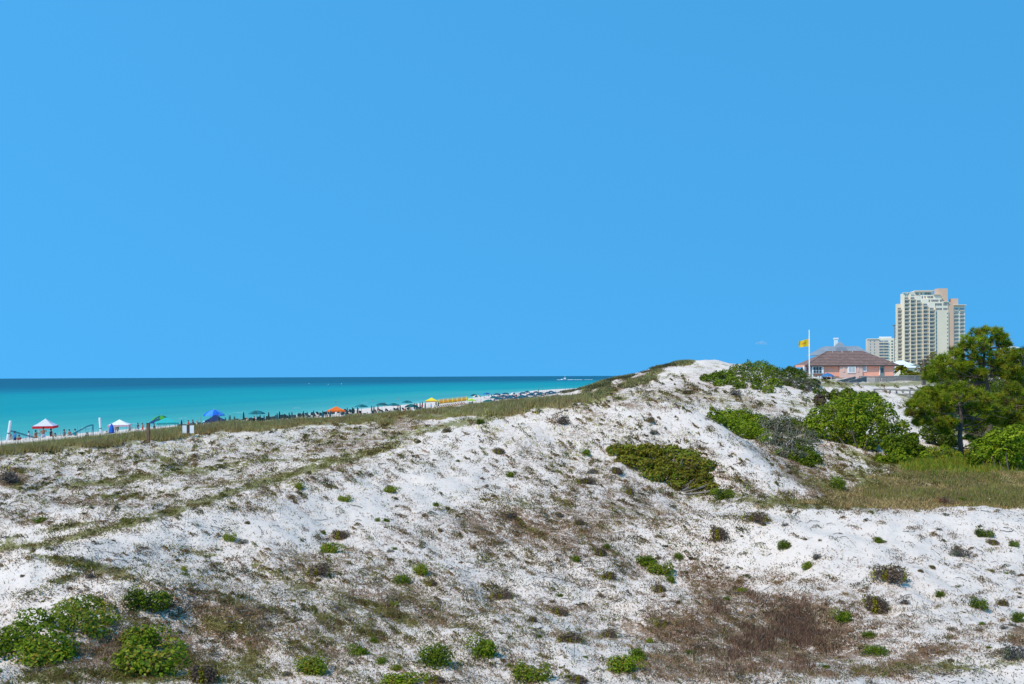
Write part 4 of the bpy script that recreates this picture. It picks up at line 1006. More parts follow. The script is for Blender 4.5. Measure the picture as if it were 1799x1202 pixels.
D0 = 210.0; S = D0 / F
def hx(px): return (px - CX) / F * D0
def hz(py): return H - (py - 658.6) / F * D0
hb = (hx(1490), D0, hz(668)); DP = 8.0; HOUSE = thing('beach_house', 'pink beach house with brown hipped roof behind the dunes', 'house', hb)
def L3(px, py, dy=0): return (hx(px) - hb[0], dy, hz(py) - hb[2])
def hbox(name, m, x0, x1, yt, yb, d0, d1, parent=HOUSE):
    a = L3(x0, yb); c = L3(x1, yt)
    return MB().box(a[0], c[0], d0, d1, a[2], c[2]).build(name, m, parent)
hbox('wall', PINK, 1446, 1571, 640, 667, 0, 7.5)
hbox('wall', PINKL, 1474, 1514, 641, 664, -.45, 0)
hbox('corner_trim', WHITE, 1570.4, 1572, 641, 667, -.1, .3)
hbox('wall', PINK, 1412, 1446.5, 641, 645, .3, 6)
hbox('wall', PINK, 1412, 1446.5, 655.5, 661, .3, 6)
hbox('back_wall', PINKL, 1424, 1446.4, 645, 655.5, 3, 3.2)
for x in (1411.5, 1422, 1426.5, 1445.2): hbox('column', WHITE, x, x + 1.7, 643, 662, -.15, .4)
hbox('porch_rail', GREYW, 1413, 1422, 652.5, 653.3, 0, .15); hbox('porch_rail', GREYW, 1413, 1422, 655, 655.6, 0, .15)
for x in np.arange(1413.5, 1422, 1.3): hbox('baluster', GREYW, x, x + .4, 653, 655.3, .02, .12)
fr = hbox('bay_window', WHITE, 1426, 1446, 643.5, 656.2, -.32, -.16)
for x in (1428.3, 1433.2, 1438.3):
    hbox('pane', GLASS, x, x + 3.9, 645, 650.8, -.40, -.33, fr); hbox('pane', GLASS, x, x + 3.9, 651.8, 655, -.40, -.33, fr)
hbox('pane', GLASS, 1414, 1421.5, 646, 652, 2.8, 2.9)
fr = hbox('window', WHITE, 1487.6, 1501.6, 642, 655.5, -.62, -.46)
for x in (1489.6, 1495.2): hbox('pane', GLASSL, x, x + 4.4, 643.6, 653.6, -.68, -.63, fr)
for x in (1479.5, 1504.5): hbox('shutter', PINKL, x, x + 3.2, 642, 654, -.56, -.46)
fr = hbox('window', WHITE, 1513.4, 1522.4, 642.5, 653.5, -.14, -.02); hbox('pane', GLASSL, 1515, 1520.8, 644, 651.5, -.2, -.15, fr)
fr = hbox('door', DOORG, 1545.5, 1552.5, 641.5, 664, -.2, -.02); hbox('pane', GLASS, 1546.6, 1551.4, 648, 655, -.26, -.21, fr); hbox('frame', WHITE, 1544.4, 1545.3, 641.5, 660, -.25, -.02, fr)
hbox('soffit_shade_strip', DARKW, 1454, 1476, 641.8, 643.0, -.3, -.05)  # dark strip standing in for the shade under the eave
hbox('sill_band', PINKL, 1446, 1571, 662.4, 663.4, -.12, -.02)
hbox('basement_opening_shade', DARKW, 1444, 1475, 661.5, 666.6, -.06, -.01)  # flat dark panel on the wall; its colour paints the shade inside the opening
for x in (1436, 1440.5, 1412.5): hbox('pier', WHITE, x, x + 3, 661, 668, 0, 1.2)
hbox('under_wall', PINKL, 1452, 1460, 661, 668, -.4, -.08)
# brown hipped roof
ex0, ex1, ez = L3(1414, 0)[0], L3(1577, 0)[0], L3(0, 642)[2]; rz_ = ez + 3.5
rx0, rx1 = L3(1462, 0)[0], L3(1526, 0)[0]
V = [(ex0,-.6,ez),(ex1,-.6,ez),(ex1,8.6,ez),(ex0,8.6,ez),(rx0,3.6,rz_),(rx1,3.6,rz_),(ex0,-.6,ez-.28),(ex1,-.6,ez-.28),(ex1,8.6,ez-.28),(ex0,8.6,ez-.28)]
mb = MB().add(V, [(0,1,5,4),(1,2,5),(2,3,4,5),(3,0,4),(6,9,8,7),(0,6,7,1),(1,7,8,2),(2,8,9,3),(3,9,6,0)])
rf = mb.build('roof', SHGL, HOUSE)
# shingle courses and ridge caps as proud strips
for k in range(1, 9):
    t = k / 9.0; a = Vector(V[0]).lerp(Vector(V[4]), t); c = Vector(V[1]).lerp(Vector(V[5]), t)
    MB().box(a.x, c.x, a.y - .10, a.y + .02, a.z - .02, a.z + .035).build('shingle_course', SHGL, rf)
for a, c in ((0, 4), (1, 5), (4, 5)): MB().tube([V[a], V[c]], .13, 5).build('ridge_cap', SHGL, rf)
for x in (1464, 1481, 1500): MB().tube([L3(x + 8, 620.5, 3.5), L3(x + 8, 617.4, 3.5)], .16, 6).build('vent_pipe', WHITE, rf)
MB().box(ex0 - .06, ex1 + .06, -.72, -.6, ez - .30, ez + .02).build('fascia', DARKW, rf)
# grey roof with a turret peak behind
D2 = 222.0
def K3(px, py, d): return np.array(W3(px, py, d)) - np.array(hb)
a0, a1 = K3(1430, 624, 220), K3(1532, 623, 220); r0, r1 = K3(1447, 608.6, 223), K3(1507, 608, 223); c0, c1 = a0 + [0, 6, 0], a1 + [0, 6, 0]
MB().add([a0, a1, c1, c0, r0, r1], [(0,1,5,4),(1,2,5),(2,3,4,5),(3,0,4),(0,3,2,1)]).build('grey_roof', SLATE, HOUSE)
pk = K3(1475.5, 599.8, 222.4); mb = MB()
prof = [(2.1, -2.7), (1.75, -1.6), (.8, -.6), (.03, 0)]
mb.lathe(prof, 4, tuple(pk), sx=1, sy=1); mb.build('turret_roof', SLATE, HOUSE)
ch = K3(1468.6, 600, 224.5); mb = MB().box(ch[0]-.38, ch[0]+.38, ch[1]-.4, ch[1]+.4, ch[2]-2.4, ch[2]+.55).box(ch[0]-.5, ch[0]+.5, ch[1]-.5, ch[1]+.5, ch[2]+.55, ch[2]+.95)
mb.build('chimney', WHITE, HOUSE)
# blue gazebo in front of the house
def gz_(px, py, d): return W3(px, py, d)
gb = W3(1454, 672, 190)
GZ = thing('gazebo', 'small open shelter with a blue roof in front of the pink house', 'gazebo', gb, 0, None, (.78, .78, .9))
mb = MB().lathe([(1.85, 1.45), (1.75, 1.62), (.9, 2.1), (.05, 2.35)], 8); mb.build('roof', BLUEC, GZ)
for a in range(6):
    t = a * math.pi / 3; MB().tube([(1.4*math.cos(t), 1.4*math.sin(t), -.5), (1.4*math.cos(t), 1.4*math.sin(t), 1.5)], .09, 6).build('post', WHITE if a % 2 else GREYW, GZ)
MB().box(-1.2, 1.2, .9, 1.1, -.4, 1.3).build('back_panel', DARKW, GZ)
# flagpole with yellow flag
fb_ = W3(1422, 664, 196)
FP = thing('flagpole', 'tall white flagpole with a yellow warning flag beside the pink house', 'flagpole', fb_)
MB().tube([(0,0,-1), (0,0,5), (0,0,10.9)], [.15,.13,.10], 8).build('pole', WHITE, FP)
MB().lathe([(.0,-.12),(.12,0),(0,.12)], 8, (0,0,10.95)).build('finial', WHITE, FP)
YEL = mat('yellow_flag_cloth', (0.85, 0.55, 0.02), .8, .06, 2, 0, .3)
ORG = mat('orange_emblem', (0.72, 0.28, 0.02), .8, .05, 2, 0, .3)
nx_, nz_ = 16, 8; Vf = []; Ff = []
for i_ in range(nx_ + 1):
    for j_ in range(nz_ + 1):
        u_, v_ = i_ / nx_, j_ / nz_; hh_ = 1.75 * (1 - .22*u_)
        Vf.append((-.12 - u_*2.35, .22*math.sin(u_*9 + v_*1.2)*u_, 8.1 + (v_-.5)*hh_ - .35*u_ + .10*math.sin(u_*7)*u_))
for i_ in range(nx_):
    for j_ in range(nz_): Ff.append((i_*(nz_+1)+j_, (i_+1)*(nz_+1)+j_, (i_+1)*(nz_+1)+j_+1, i_*(nz_+1)+j_+1))
mb = MB(); mb.add(Vf, Ff); mi = [1 if (4 <= k_ // nz_ <= 10 and 3 <= k_ % nz_ <= 4) else 0 for k_ in range(len(Ff))]; mb.m = mi
mb.build('flag', [YEL, ORG], FP, True)
FPh = MB().tube([(-.12, 0, 5), (-.12, 0, 9.2)], .02, 4); FPh.build('halyard', WHITE, FP)

# boardwalks: posts, rails and decking
def boardwalk(lab, pts, wdt=1.8, rh=1.05, step=2.4, nrail=4, off=0.0):
    P3 = [Vector(W3(*p)) for p in pts]; o = P3[0].copy()
    t = thing('boardwalk', lab, 'boardwalk', o, 0)
    tot = []
    for a, c in zip(P3[:-1], P3[1:]):
        d = (c - a); Ln = d.length; dh = d.normalized(); sd_ = Vector((-dh.y, dh.x, 0)).normalized() * wdt * .5
        k_ = max(1, int(Ln / .30)); mb = MB()
        for i_ in range(k_):
            p = a + d * ((i_ + .5) / k_) - o; hw = Ln / k_ * .44
            q = [p - dh*hw - sd_, p + dh*hw - sd_, p + dh*hw + sd_, p - dh*hw + sd_]
            mb.add([v - Vector((0,0,.06)) for v in q] + [v for v in q], [(0,3,2,1),(4,5,6,7),(0,1,5,4),(1,2,6,5),(2,3,7,6),(3,0,4,7)])
        tag(mb.build('deck_boards', GREYW, t), kind='stuff')
        for sgn in (-1, 1):
            m_ = max(1, int(Ln / step))
            for i_ in range(m_ + 1):
                p = a + d * (i_ / m_) - o + sd_*sgn
                MB().box(p.x-.07, p.x+.07, p.y-.07, p.y+.07, p.z-1.4, p.z+rh).build('post', GREYW, t)
            for r_ in range(nrail):
                hh_ = rh * (1 - r_ / nrail) - .03
                MB().tube([a - o + sd_*sgn + Vector((0,0,hh_)), c - o + sd_*sgn + Vector((0,0,hh_))], .055 if r_ else .08, 4).build('rail', GREYW, t)
            if nrail > 3:
                pk_ = MB()
                for i_ in range(int(Ln / .22)):
                    p = a + d * ((i_ + .5) / int(Ln / .22)) - o + sd_*sgn*1.03
                    pk_.box(p.x-.03, p.x+.03, p.y-.02, p.y+.02, p.z+.05, p.z+rh-.05)
                tag(pk_.build('pickets', GREYW, t), kind='stuff')
    return t
boardwalk('upper grey boardwalk with picket rails along the foot of the pink house', [(1512,671,172),(1545,671.5,170),(1600,670,172),(1650,672,176)], 2.0, 1.15)
boardwalk('sloping grey ramp rising to the boardwalk by the house', [(1480,681,150),(1512,672,166)], 2.0, 1.15)
boardwalk('middle grey boardwalk crossing behind the reddish thicket', [(1432,684,138),(1470,683,140),(1500,682,142)], 1.8, 1.0, 3, 3)
boardwalk('lower grey boardwalk on the white slope left of the pines', [(1536,705,104),(1575,706,103),(1610,708,100)], 1.9, 1.5, 2.8, 3)

# ------------------------------------------------------------ high-rises
CREAM = mat('cream_stucco', (0.82, 0.66, 0.48), .85, .05, .08)
CREAMW = mat('pale_stucco', (0.88, 0.73, 0.55), .85, .05, .08)
PEACH = mat('peach_stucco', (0.70, 0.44, 0.30), .85, .05, .08)
SHADEB = mat('balcony_shade_grey', (0.56, 0.50, 0.41), .7, .08, .3)  # greyer than the walls: the balconies' shade is put into the colour
TG = mat('tower_window_glass', (0.22, 0.20, 0.18), .25, .3, .5, 0, 0, .5)
TGL = mat('tower_pale_glass', (0.27, 0.29, 0.31), .3, .2, .5)
def tower(name, lab, D, cx, ybase):
    b0 = np.array([(cx - CX)/F*D, D, 6.0]); t = thing(name, lab, 'building', b0)
    def bx(part, m_, x0, x1, yt, yb, d0, d1, parent=None):
        X0, X1 = (x0 - CX)/F*D - b0[0], (x1 - CX)/F*D - b0[0]
        Z1 = H - (yt - 657.8)/F*D - b0[2]; Z0 = (H - (yb - 657.8)/F*D - b0[2]) if yb is not None else -2
        return MB().box(X0, X1, d0, d1, Z0, Z1).build(part, m_, parent or t)
    return t, bx
T, bx = tower('apartment_tower', 'tall stepped cream apartment tower with rows of balconies', 680, 1640, None)
bx('wing', CREAM, 1581.3, 1589.3, 533, None, 5, 7.5)
bx('wing', CREAMW, 1589, 1599.5, 515.2, None, 2, 6.5)
bx('wing', CREAMW, 1599.2, 1609.6, 514, None, 1.2, 8.2)
bx('wing', CREAMW, 1609.3, 1643.2, 511, 526, 3.4, 9.4)
bx('wing', CREAMW, 1609.4, 1620.8, 520, None, .8, 10.1)
bx('wing', CREAMW, 1620.4, 1632, 525, None, .5, 12.3)
bx('wing', CREAMW, 1631.6, 1643.4, 531, None, .2, 14.5)
bx('wing', CREAMW, 1620.5, 1656, 517.5, 530, 2.6, 9.8)
bx('wing', CREAMW, 1632, 1659, 524, 537, 1.7, 9.6)
bx('wing', CREAMW, 1640, 1667, 530.6, 546, .9, 9.2)
bx('wall', CREAM, 1643, 1667.2, 545, None, .4, 25)
bx('elevator_shaft', PEACH, 1654, 1670, 506, 532, 4, 10.7)
bx('wing', PEACH, 1667, 1677.6, 531, None, 1.5, 24.5)
bx('elevator_shaft', PEACH, 1678.6, 1688.6, 524, 540, 4.2, 9)
bx('wing', CREAMW, 1677.4, 1698.4, 536.5, None, 2.4, 26.7)
for (x0, x1, y) in ((1609, 1643.6, 510.6), (1643, 1656.4, 517.2), (1588.8, 1609.5, 514), (1655.6, 1659.4, 523.8), (1658.8, 1667.6, 530.4), (1677, 1698.8, 536.2)):
    bx('parapet', CREAM, x0, x1, y - .7, y + .3, .1 if x0 > 1650 else 1.0, 3)
PITCH = 6.62
wcache = {}
def cell(part, m_, x0, x1, yt, yb, d0, d1):
    """copies share one mesh per size"""
    key = (part, m_.name, round(x1-x0, 2), round(yb-yt, 2), d0, d1)
    D = 680.; b0 = np.array([(1640 - CX)/F*D, D, 6.0])
    X0 = (x0 - CX)/F*D - b0[0]; Z0 = H - (yb - 657.8)/F*D - b0[2]
    if key not in wcache:
        mb = MB().box(0, (x1-x0)/F*D, 0, d1-d0, 0, (yb-yt)/F*D); o = mb.build(part, m_, T); wcache[key] = o.data
    else: o = link(part, wcache[key], T)
    o.location = (X0, d0, Z0); return o
cols = [(1591.4, 7.0, 522, 2.0), (1601.3, 7.0, 522, 1.2), (1611.7, 7.0, 527.6, .8), (1622.6, 7.2, 533.6, .5), (1633.4, 7.4, 541, .2)]
for (x, w_, y0, d) in cols:
    y = y0
    while y < 640:
        cell('window', TG, x, x + w_, y, y + 3.1, d - .12, d - .02)
        cell('balcony', SHADEB, x - .5, x + w_ + .5, y + 3.3, y + 5.0, d - 1.5, d - .03)
        y += PITCH
    cell('pilaster', CREAM, x - 1.7, x - .8, y0 - 1, 640, d - 1.4, d)
cell('pilaster', CREAM, 1641.9, 1643, 541, 640, -1.2, .3)
for k in range(16):
    y = 540 + k * PITCH; cell('window', TG, 1582.6, 1588.2, y, y + 2.8, 4.85, 4.97); cell('balcony', SHADEB, 1582.2, 1588.6, y + 3.0, y + 4.7, 3.9, 4.96)
for (x, w_, y) in ((1592.5,2.2,518), (1596,1.8,518), (1602.6,2.2,517), (1606,1.6,517)): cell('window', TGL, x, x + w_, y, y + 2.2, 1.0 if x > 1600 else 1.85, 1.15 if x > 1600 else 1.98)
for y, xs in ((513.6, [1612.8,1615.6,1621.6,1628.6,1631.4,1634.2,1637]), (519.8, [1622.5,1627.2,1632.6,1635.4,1638.2,1640.6]), (526.4, [1634.2,1638.4,1641,1643.6,1646.2,1648.8,1653.4,1656]),
              (532.9, [1643.6,1646.2,1648.8,1651.4,1653.8,1658.6,1661.2,1663.8]), (541.2, [1644,1646.6,1649.2,1651.8,1654.2,1658.6,1661.2,1663.8])):
    d = {513.6: 3.3, 519.8: 2.5, 526.4: 1.6, 532.9: .8, 541.2: .8}[y]
    for x in xs: cell('window', TG, x, x + 1.9, y, y + (3.6 if y < 541 else 4.6), d - .12, d - .02)
for k in range(14):
    y = 549.5 + k * PITCH; cell('window', TGL if k else TG, 1644.6, 1646.2, y, y + 2.6, .25, .37); cell('window', TG, 1664.6, 1666, y + .2, y + 2.6, .25, .37)
for k in range(15):
    y = 541 + k * PITCH + (1.0 if k else 0)
    for x in (1679.2, 1689.2):
        cell('window', TG if k else TGL, x, x + 7.2, y + .5, y + 3.4, 2.2, 2.36); cell('balcony', SHADEB, x, x + 7.2, y + 3.6, y + 5.4, 1.6, 2.35)
# antenna mast left of the tower
mb0 = W3(1574, 650, 720); MS = thing('antenna_mast', 'thin grey lattice mast rising just left of the tower', 'mast', mb0)
for dx in (-1.2, 1.2):
    MB().tube([(dx,0,-6),(dx,0,37)], .32, 5).build('leg', GREYW, MS)
for k in range(12): MB().tube([(-1.2,0,k*3.1),(1.2,0,(k+1)*3.1)], .15, 4).build('brace', GREYW, MS)
MB().box(-2.6, 4, -.4, .4, 37, 38).build('platform', GREYW, MS)
# lower building behind
T2, bx2 = tower('apartment_block', 'lower cream and peach apartment block left of the tall tower', 1150, 1550, None)
bx2('wall', mat('faded_peach', (.68,.54,.43), .85, .05, .08), 1524, 1545, 595.5, None, 0, 5); bx2('wall', CREAMW, 1544.6, 1576, 594, None, 1, 6)
bx2('roof_house', WHITE, 1548, 1568, 591, 595, 3, 6); bx2('cornice', CREAMW, 1523, 1545, 594.6, 596, -.8, 0)
for k in range(10):
    y = 598 + k * 5.1
    for (x0, x1) in ((1545.4, 1553), (1554, 1561), (1566.5, 1569.6)): bx2('window', TG if x0 > 1560 else TGL, x0, x1, y, y + 2.6, .8, .95)
    bx2('balcony', CREAMW, 1545, 1561.6, y + 2.9, y + 3.9, -.6, .9)
    for x in (1528.5, 1535.5): bx2('window', TGL, x, x + 1.6, y, y + 2.4, -.2, -.05)
# white low building and a white house end far right
def lowhouse(lab, px0, px1, ytop, yeave, D, m_):
    x0, x1 = (px0-CX)/F*D, (px1-CX)/F*D; z1 = H-(ytop-657.8)/F*D; ze = H-(yeave-657.8)/F*D; xc = (x0+x1)/2
    t = thing('white_house', lab, 'house', (xc, D, ze-6)); w_ = (x1-x0)/2
    MB().box(-w_*.9, w_*.9, 0, 12, -2, 6).build('wall', m_, t)
    MB().add([(-w_,-.8,6.003),(w_,-.8,6.003),(w_,13,6.003),(-w_,13,6.003),(-w_*.25,6,6+z1-ze),(w_*.25,6,6+z1-ze)], [(0,1,5,4),(1,2,5),(2,3,4,5),(3,0,4),(0,3,2,1)]).build('roof', WHITE, t)
lowhouse('low white roofed building at the foot of the tall tower', 1578, 1606, 633, 641, 420, CREAMW)
lowhouse('long white flat roofed building right of the pink house', 1592, 1618, 641, 646, 380, CREAMW)
lowhouse('white roof peeking over the trees near the right edge', 1776, 1792, 607, 612, 500, WHITE)

# ------------------------------------------------------------ the beach: umbrellas, tents, chairs, people
def cmat(n_, c, tr=.15): return mat('cloth_' + n_, c, .8, .07, 2, 0, tr)
CL = {k: cmat(k, v) for k, v in dict(green=(.06,.33,.03), navy=(.012,.03,.11), turq=(.03,.42,.40), blue=(.015,.13,.55), blue2=(.06,.28,.68), teal=(.008,.10,.11), teal2=(.01,.17,.20), dteal=(.006,.030,.040), dgreen=(.008,.042,.040),
      yellow=(.80,.62,.04), gold=(.66,.30,.04), orange=(.80,.16,.02), red=(.65,.03,.03), white=(.78,.76,.76), lime=(.42,.65,.03), cream=(.75,.55,.42), pink=(.75,.42,.46), greyb=(.12,.19,.23), lilac=(.65,.62,.74), rust=(.42,.17,.05)).items()}
POLE = mat('pale_pole', (.55,.53,.50), .5, .08)
def umbrella_proto(kind, n_=8, c1='teal', c2=None):
    """open beach umbrella, 2.4 m tall"""
    t = thing('beach_umbrella', 'umbrella', 'umbrella')
    MB().tube([(0,0,-.3),(0,0,2.35)], .028, 6).build('pole', POLE, t)
    mb = MB().lathe([(1.28,1.72),(1.22,1.86),(.85,2.12),(.42,2.30),(.03,2.38)], n_*2, mats=[0,0,1,1])
    mb.build('canopy', [CL[c1], CL[c2 or c1]], t)
    rb = MB()
    for a in range(n_):
        q = 2*math.pi*a/n_; rb.tube([(0,0,2.3),(1.2*math.cos(q),1.2*math.sin(q),1.80)], .012, 3)
    tag(rb.build('ribs', POLE, t), kind='stuff'); MB().lathe([(.04,2.37),(.03,2.45),(0,2.5)], 6).build('finial', POLE, t)
    return t
def closed_proto():
    t = thing('closed_umbrella', 'umbrella', 'umbrella')
    MB().tube([(0,0,-.3),(0,0,2.4)], .03, 6).build('pole', POLE, t)
    MB().lathe([(.05,.75),(.17,.82),(.20,1.05),(.17,1.6),(.10,2.1),(.03,2.38)], 9).build('furled_canopy', CL['dteal'], t)
    MB().lathe([(.215,1.0),(.215,1.06)], 9).build('tie_strap', CL['dgreen'], t)
    MB().lathe([(.03,2.38),(.02,2.5),(0,2.52)], 6).build('finial', POLE, t)
    return t
first = {}
def put(kind, px, top, h, lab, group, cloth=None, part='canopy', sc=1, rz=None, dmin=70, D=None):
    P = beach_at(px, top, h, dmin, D)
    if kind not in first:
        first[kind] = {'open': lambda: umbrella_proto('open'), 'striped': lambda: umbrella_proto('s', 8, 'blue', 'blue2'), 'closed': closed_proto, 'lounger': lounger_proto, 'tent': tent_proto}[kind]()
        t = first[kind]; t.location = P; t['label'] = lab; t['group'] = group; t.rotation_euler.z = rz or 0; t.scale = (sc,)*3
        used = True
    else:
        t = copy_tree(first[kind], P, rz if rz is not None else float(rng.uniform(0, .6)), lab, group, (sc,)*3)
    if cloth: paint(t, part, CL[cloth])
    return t, P
def lounger_proto():
    t = thing('beach_lounger', 'lounger', 'lounger')
    fr_ = MB()
    for y in (-.32, .32): fr_.tube([(-.9,y,.32),(.35,y,.32),(.95,y,.85)], .025, 4)
    fr_.build('frame', DARKW, t)
    MB().box(-.9, .33, -.30, .30, .33, .40).build('seat', CL['dteal'], t)
    MB().add([(.33,-.3,.34),(.95,-.3,.88),(.95,.3,.88),(.33,.3,.34),(.30,-.3,.42),(.9,-.3,.95),(.9,.3,.95),(.30,.3,.42)], [(0,3,2,1),(4,5,6,7),(0,1,5,4),(1,2,6,5),(2,3,7,6),(3,0,4,7)]).build('backrest', CL['dteal'], t)
    for x in (-.75, .25):
        for y in (-.3, .3): MB().tube([(x,y,-.05),(x,y,.32)], .025, 4).build('leg', DARKW, t)
    return t
def tent_proto():
    t = thing('canopy_tent', 'tent', 'tent')
    for x in (-1.45, 1.45):
        for y in (-1.45, 1.45): MB().tube([(x,y,-.4),(x,y,2.15)], .035, 5).build('leg', POLE, t)
    MB().add([(-1.55,-1.55,2.1),(1.55,-1.55,2.1),(1.55,1.55,2.1),(-1.55,1.55,2.1),(0,0,2.9),(-.9,-.9,2.38),(.9,-.9,2.38),(.9,.9,2.38),(-.9,.9,2.38)],
             [(0,1,6,5),(1,2,7,6),(2,3,8,7),(3,0,5,8),(5,6,4),(6,7,4),(7,8,4),(8,5,4)]).build('canopy', CL['white'], t)
    mb = MB()
    for s_ in ((-1.56,1.56,-1.58,-1.55),(-1.56,1.56,1.55,1.58)): mb.box(s_[0], s_[1], s_[2], s_[3], 1.82, 2.1)
    for s_ in ((-1.58,-1.555),(1.555,1.58)): mb.box(s_[0], s_[1], -1.545, 1.545, 1.82, 2.1)
    mb.build('valance', CL['white'], t)
    return t
gu = 'open umbrellas along the beach'; gc = 'furled dark umbrellas standing in rows'; gt = 'canopy tents on the beach'; gy = 'furled golden umbrellas in a long row'; gl_ = 'dark beach loungers in rows'
put('open', 283, 730.5, 2.5, 'bright green umbrella above the turquoise tent at left', gu, 'green', D=140)[0].scale = (1.1, 1.1, 1.2)
put('open', 277, 740, 2.5, 'navy umbrella half hidden below the green one', gu, 'navy', D=136)
t_, _ = put('tent', 80, 741.5, 2.9, 'tent with pale roof and red valance near the volleyball net', gt, 'lilac', rz=.25, sc=1.0, D=96); t_.scale = (.68, .68, 1); paint(t_, 'valance', CL['red'])
t_, _ = put('tent', 293, 738.5, 2.9, 'turquoise canopy tent right of the green umbrella', gt, 'turq', rz=.5, sc=1.05, D=128); t_.scale = (.98, .98, .95); paint(t_, 'valance', CL['turq'])
t_, _ = put('tent', 378, 731.5, 2.9, 'big dark navy canopy tent under the striped blue umbrella', gt, 'navy', rz=.2, sc=1.2, D=128); t_.scale = (.8, .8, 1); paint(t_, 'valance', CL['navy'])
t_, _ = put('tent', 590.5, 714, 2.9, 'orange canopy tent in the middle of the beach', gt, 'orange', rz=.4, sc=1.45, dmin=130); t_.scale = (1.0, 1.0, 1); paint(t_, 'valance', CL['orange'])
t_, _ = put('tent', 758, 701, 2.9, 'yellow canopy tent at the near end of the golden umbrellas', gt, 'yellow', rz=.1, sc=1.15, dmin=150); paint(t_, 'valance', CL['gold'])
t_, _ = put('tent', 828, 696, 2.9, 'lime green canopy tent at the far end of the golden umbrellas', gt, 'lime', rz=.3, sc=.75, dmin=200); paint(t_, 'valance', CL['lime'])
t_, _ = put('tent', 210, 740, 2.7, 'white and pink canopy tent right of the white volleyball post', gt, 'white', rz=.3, sc=1.25, D=128); t_.scale = (.92, .92, .95); paint(t_, 'valance', CL['pink'])
for nm, px, top, cl, lab in [('s',376,720.5,None,'striped blue umbrella, largest on the left beach'),('o',451,722.5,'teal2','teal umbrella right of the pair of small white boxes'),('o',635,711.5,'teal2','teal umbrella just right of the orange tent'),
        ('o',671,708.5,'teal','second teal umbrella right of the orange tent'),('o',691,709,'teal2','third teal umbrella right of the orange tent, lighter'),('o',715,704.5,'teal2','higher teal umbrella of the close pair before the yellow tent'),
        ('o',723,711,'dgreen','green teal umbrella below the higher one before the yellow tent'),('o',838,695,'cream','cream umbrella beside the lime green tent'),('o',833,693,'dgreen','dark green umbrella behind the cream one'),
        ('o',855,690.5,'blue','blue umbrella right of the cream one'),('o',858,703,'teal','teal green umbrella standing alone on the near white sand'),('o',888,690.5,'navy','navy umbrella right of the alone standing teal one'),
        ('o',903,690,'white','small white umbrella among navy ones'),('o',873,691.5,'navy','navy umbrella between the blue one and the bare sand')]:
    put('striped' if nm == 's' else 'open', px, top, 2.45, lab, gu, cl, sc=1.28 if nm == 's' else 1.1, dmin=120, D=134 if nm == 's' else None)[0].scale = (1.28, 1.28, 1.5) if nm == 's' else (1.3, 1.3, 1.1)
for k, (px, top) in enumerate([(918,690),(934,691),(950,690),(962,689.5),(974,689.5),(985,688.5),(996,688),(1006,688.5),(1017,688.5),(942,688.5),(968,687.5),(990,686.8),(1026,688),(926,688)]):
    put('open', px, top, 2.45, 'far navy umbrella in the crowded group where the dune begins', 'far navy umbrellas', 'navy', sc=1.15, dmin=250)
names_c = {319:'furled dark umbrella left of the pair of white panels',396:'furled dark umbrella at the right corner of the navy tent',412:'furled dark umbrella left of the small white boxes',428:'thick furled teal umbrella behind the small white boxes',
 196:'furled bright blue umbrella in front of the white tent'}
put('closed', 196, 741, 2.5, names_c[196], 'furled blue umbrella', 'blue', 'furled_canopy', 1.0, D=122)[0].scale = (1.9, 1.9, .95)
closed = [(319,736),(396,732),(412,730),(428,722),(472,722.5),(487,724),(491,721),(508,723),(513,722),(533,720.5),(551,719.5),(567,719.5),(610,714.5),(619,714),(653,711),(657,712),(703,710),(738,705),(742,704.5),(728,707),(733,708),
          (747,706),(766,702),(770,703),(927,684.5),(946,683),(540,722),(457,727),(464,728),(404,734),(385,735),(500,725),(580,719.5),(628,714),(664,711)]
place = ['behind the foredune grass left of the orange tent', 'right of the orange tent']
for k, (px, top) in enumerate(closed):
    if px in names_c and px != 196: lab = names_c[px]
    elif px == 927: lab = 'tall furled dark umbrella rising above the far crowd'
    elif px == 946: lab = 'slim furled umbrella standing out beyond the far crowd'
    elif px < 590: lab = 'furled dark teal umbrella in the rows left of the orange tent'
    elif px < 700: lab = 'furled dark teal umbrella between orange tent and teal umbrellas'
    else: lab = 'furled dark umbrella close to the yellow tent'
    t_, _ = put('closed', px, top, 2.5, lab, gc, ['dteal', 'dgreen', 'teal'][k % 3], 'furled_canopy', 1.0, dmin=110)
for k in range(26):
    px = 771 + k * 2.02; top = 700.5 - k * .20 + rng.uniform(-.4, .4)
    t_, _ = put('closed', px, top, 2.5, 'furled golden umbrella in the long row by the yellow tent', gy, 'gold' if k % 4 else 'yellow', 'furled_canopy', 1.0, dmin=180); t_.scale = (1.15, 1.15, 1.0)
for k in range(78):
    px = 318 + k * 3.95 + rng.uniform(-1, 1)
    if 583 < px < 600 and k % 2: continue
    top = 747 - (px - 320) * .092 + rng.uniform(-1.5, 1.5)
    lab = 'dark lounger under the navy tent' if 362 < px < 396 else ('dark teal lounger in the rows left of the orange tent' if px < 590 else 'dark teal lounger beside the open teal umbrellas')
    t_, _ = put('lounger', px, top, .95, lab, gl_, rz=float(rng.uniform(-.5, .5)) + 2.0, dmin=95); t_.scale = (1.0, 1.0, 1.1)
for k in range(14):
    px = 772 + k * 3.6; t_, _ = put('lounger', px, 712.5 - k * .5, .95, 'lounger with orange brown cushion in front of the golden umbrellas', 'orange brown loungers', rz=2.9, dmin=180)
    paint(t_, 'seat', CL['rust']); paint(t_, 'backrest', CL['rust'])
for k in range(40):
    px = 866 + k * 4.3 + rng.uniform(-1.5, 1.5); t_, _ = put('lounger', px, 694.5 - k * .12 + rng.uniform(-1, 2.5), .95, 'far navy lounger in the crowd below the dune', 'far navy loungers', rz=2.0, dmin=220)
    paint(t_, 'seat', CL['navy']); paint(t_, 'backrest', CL['navy'])

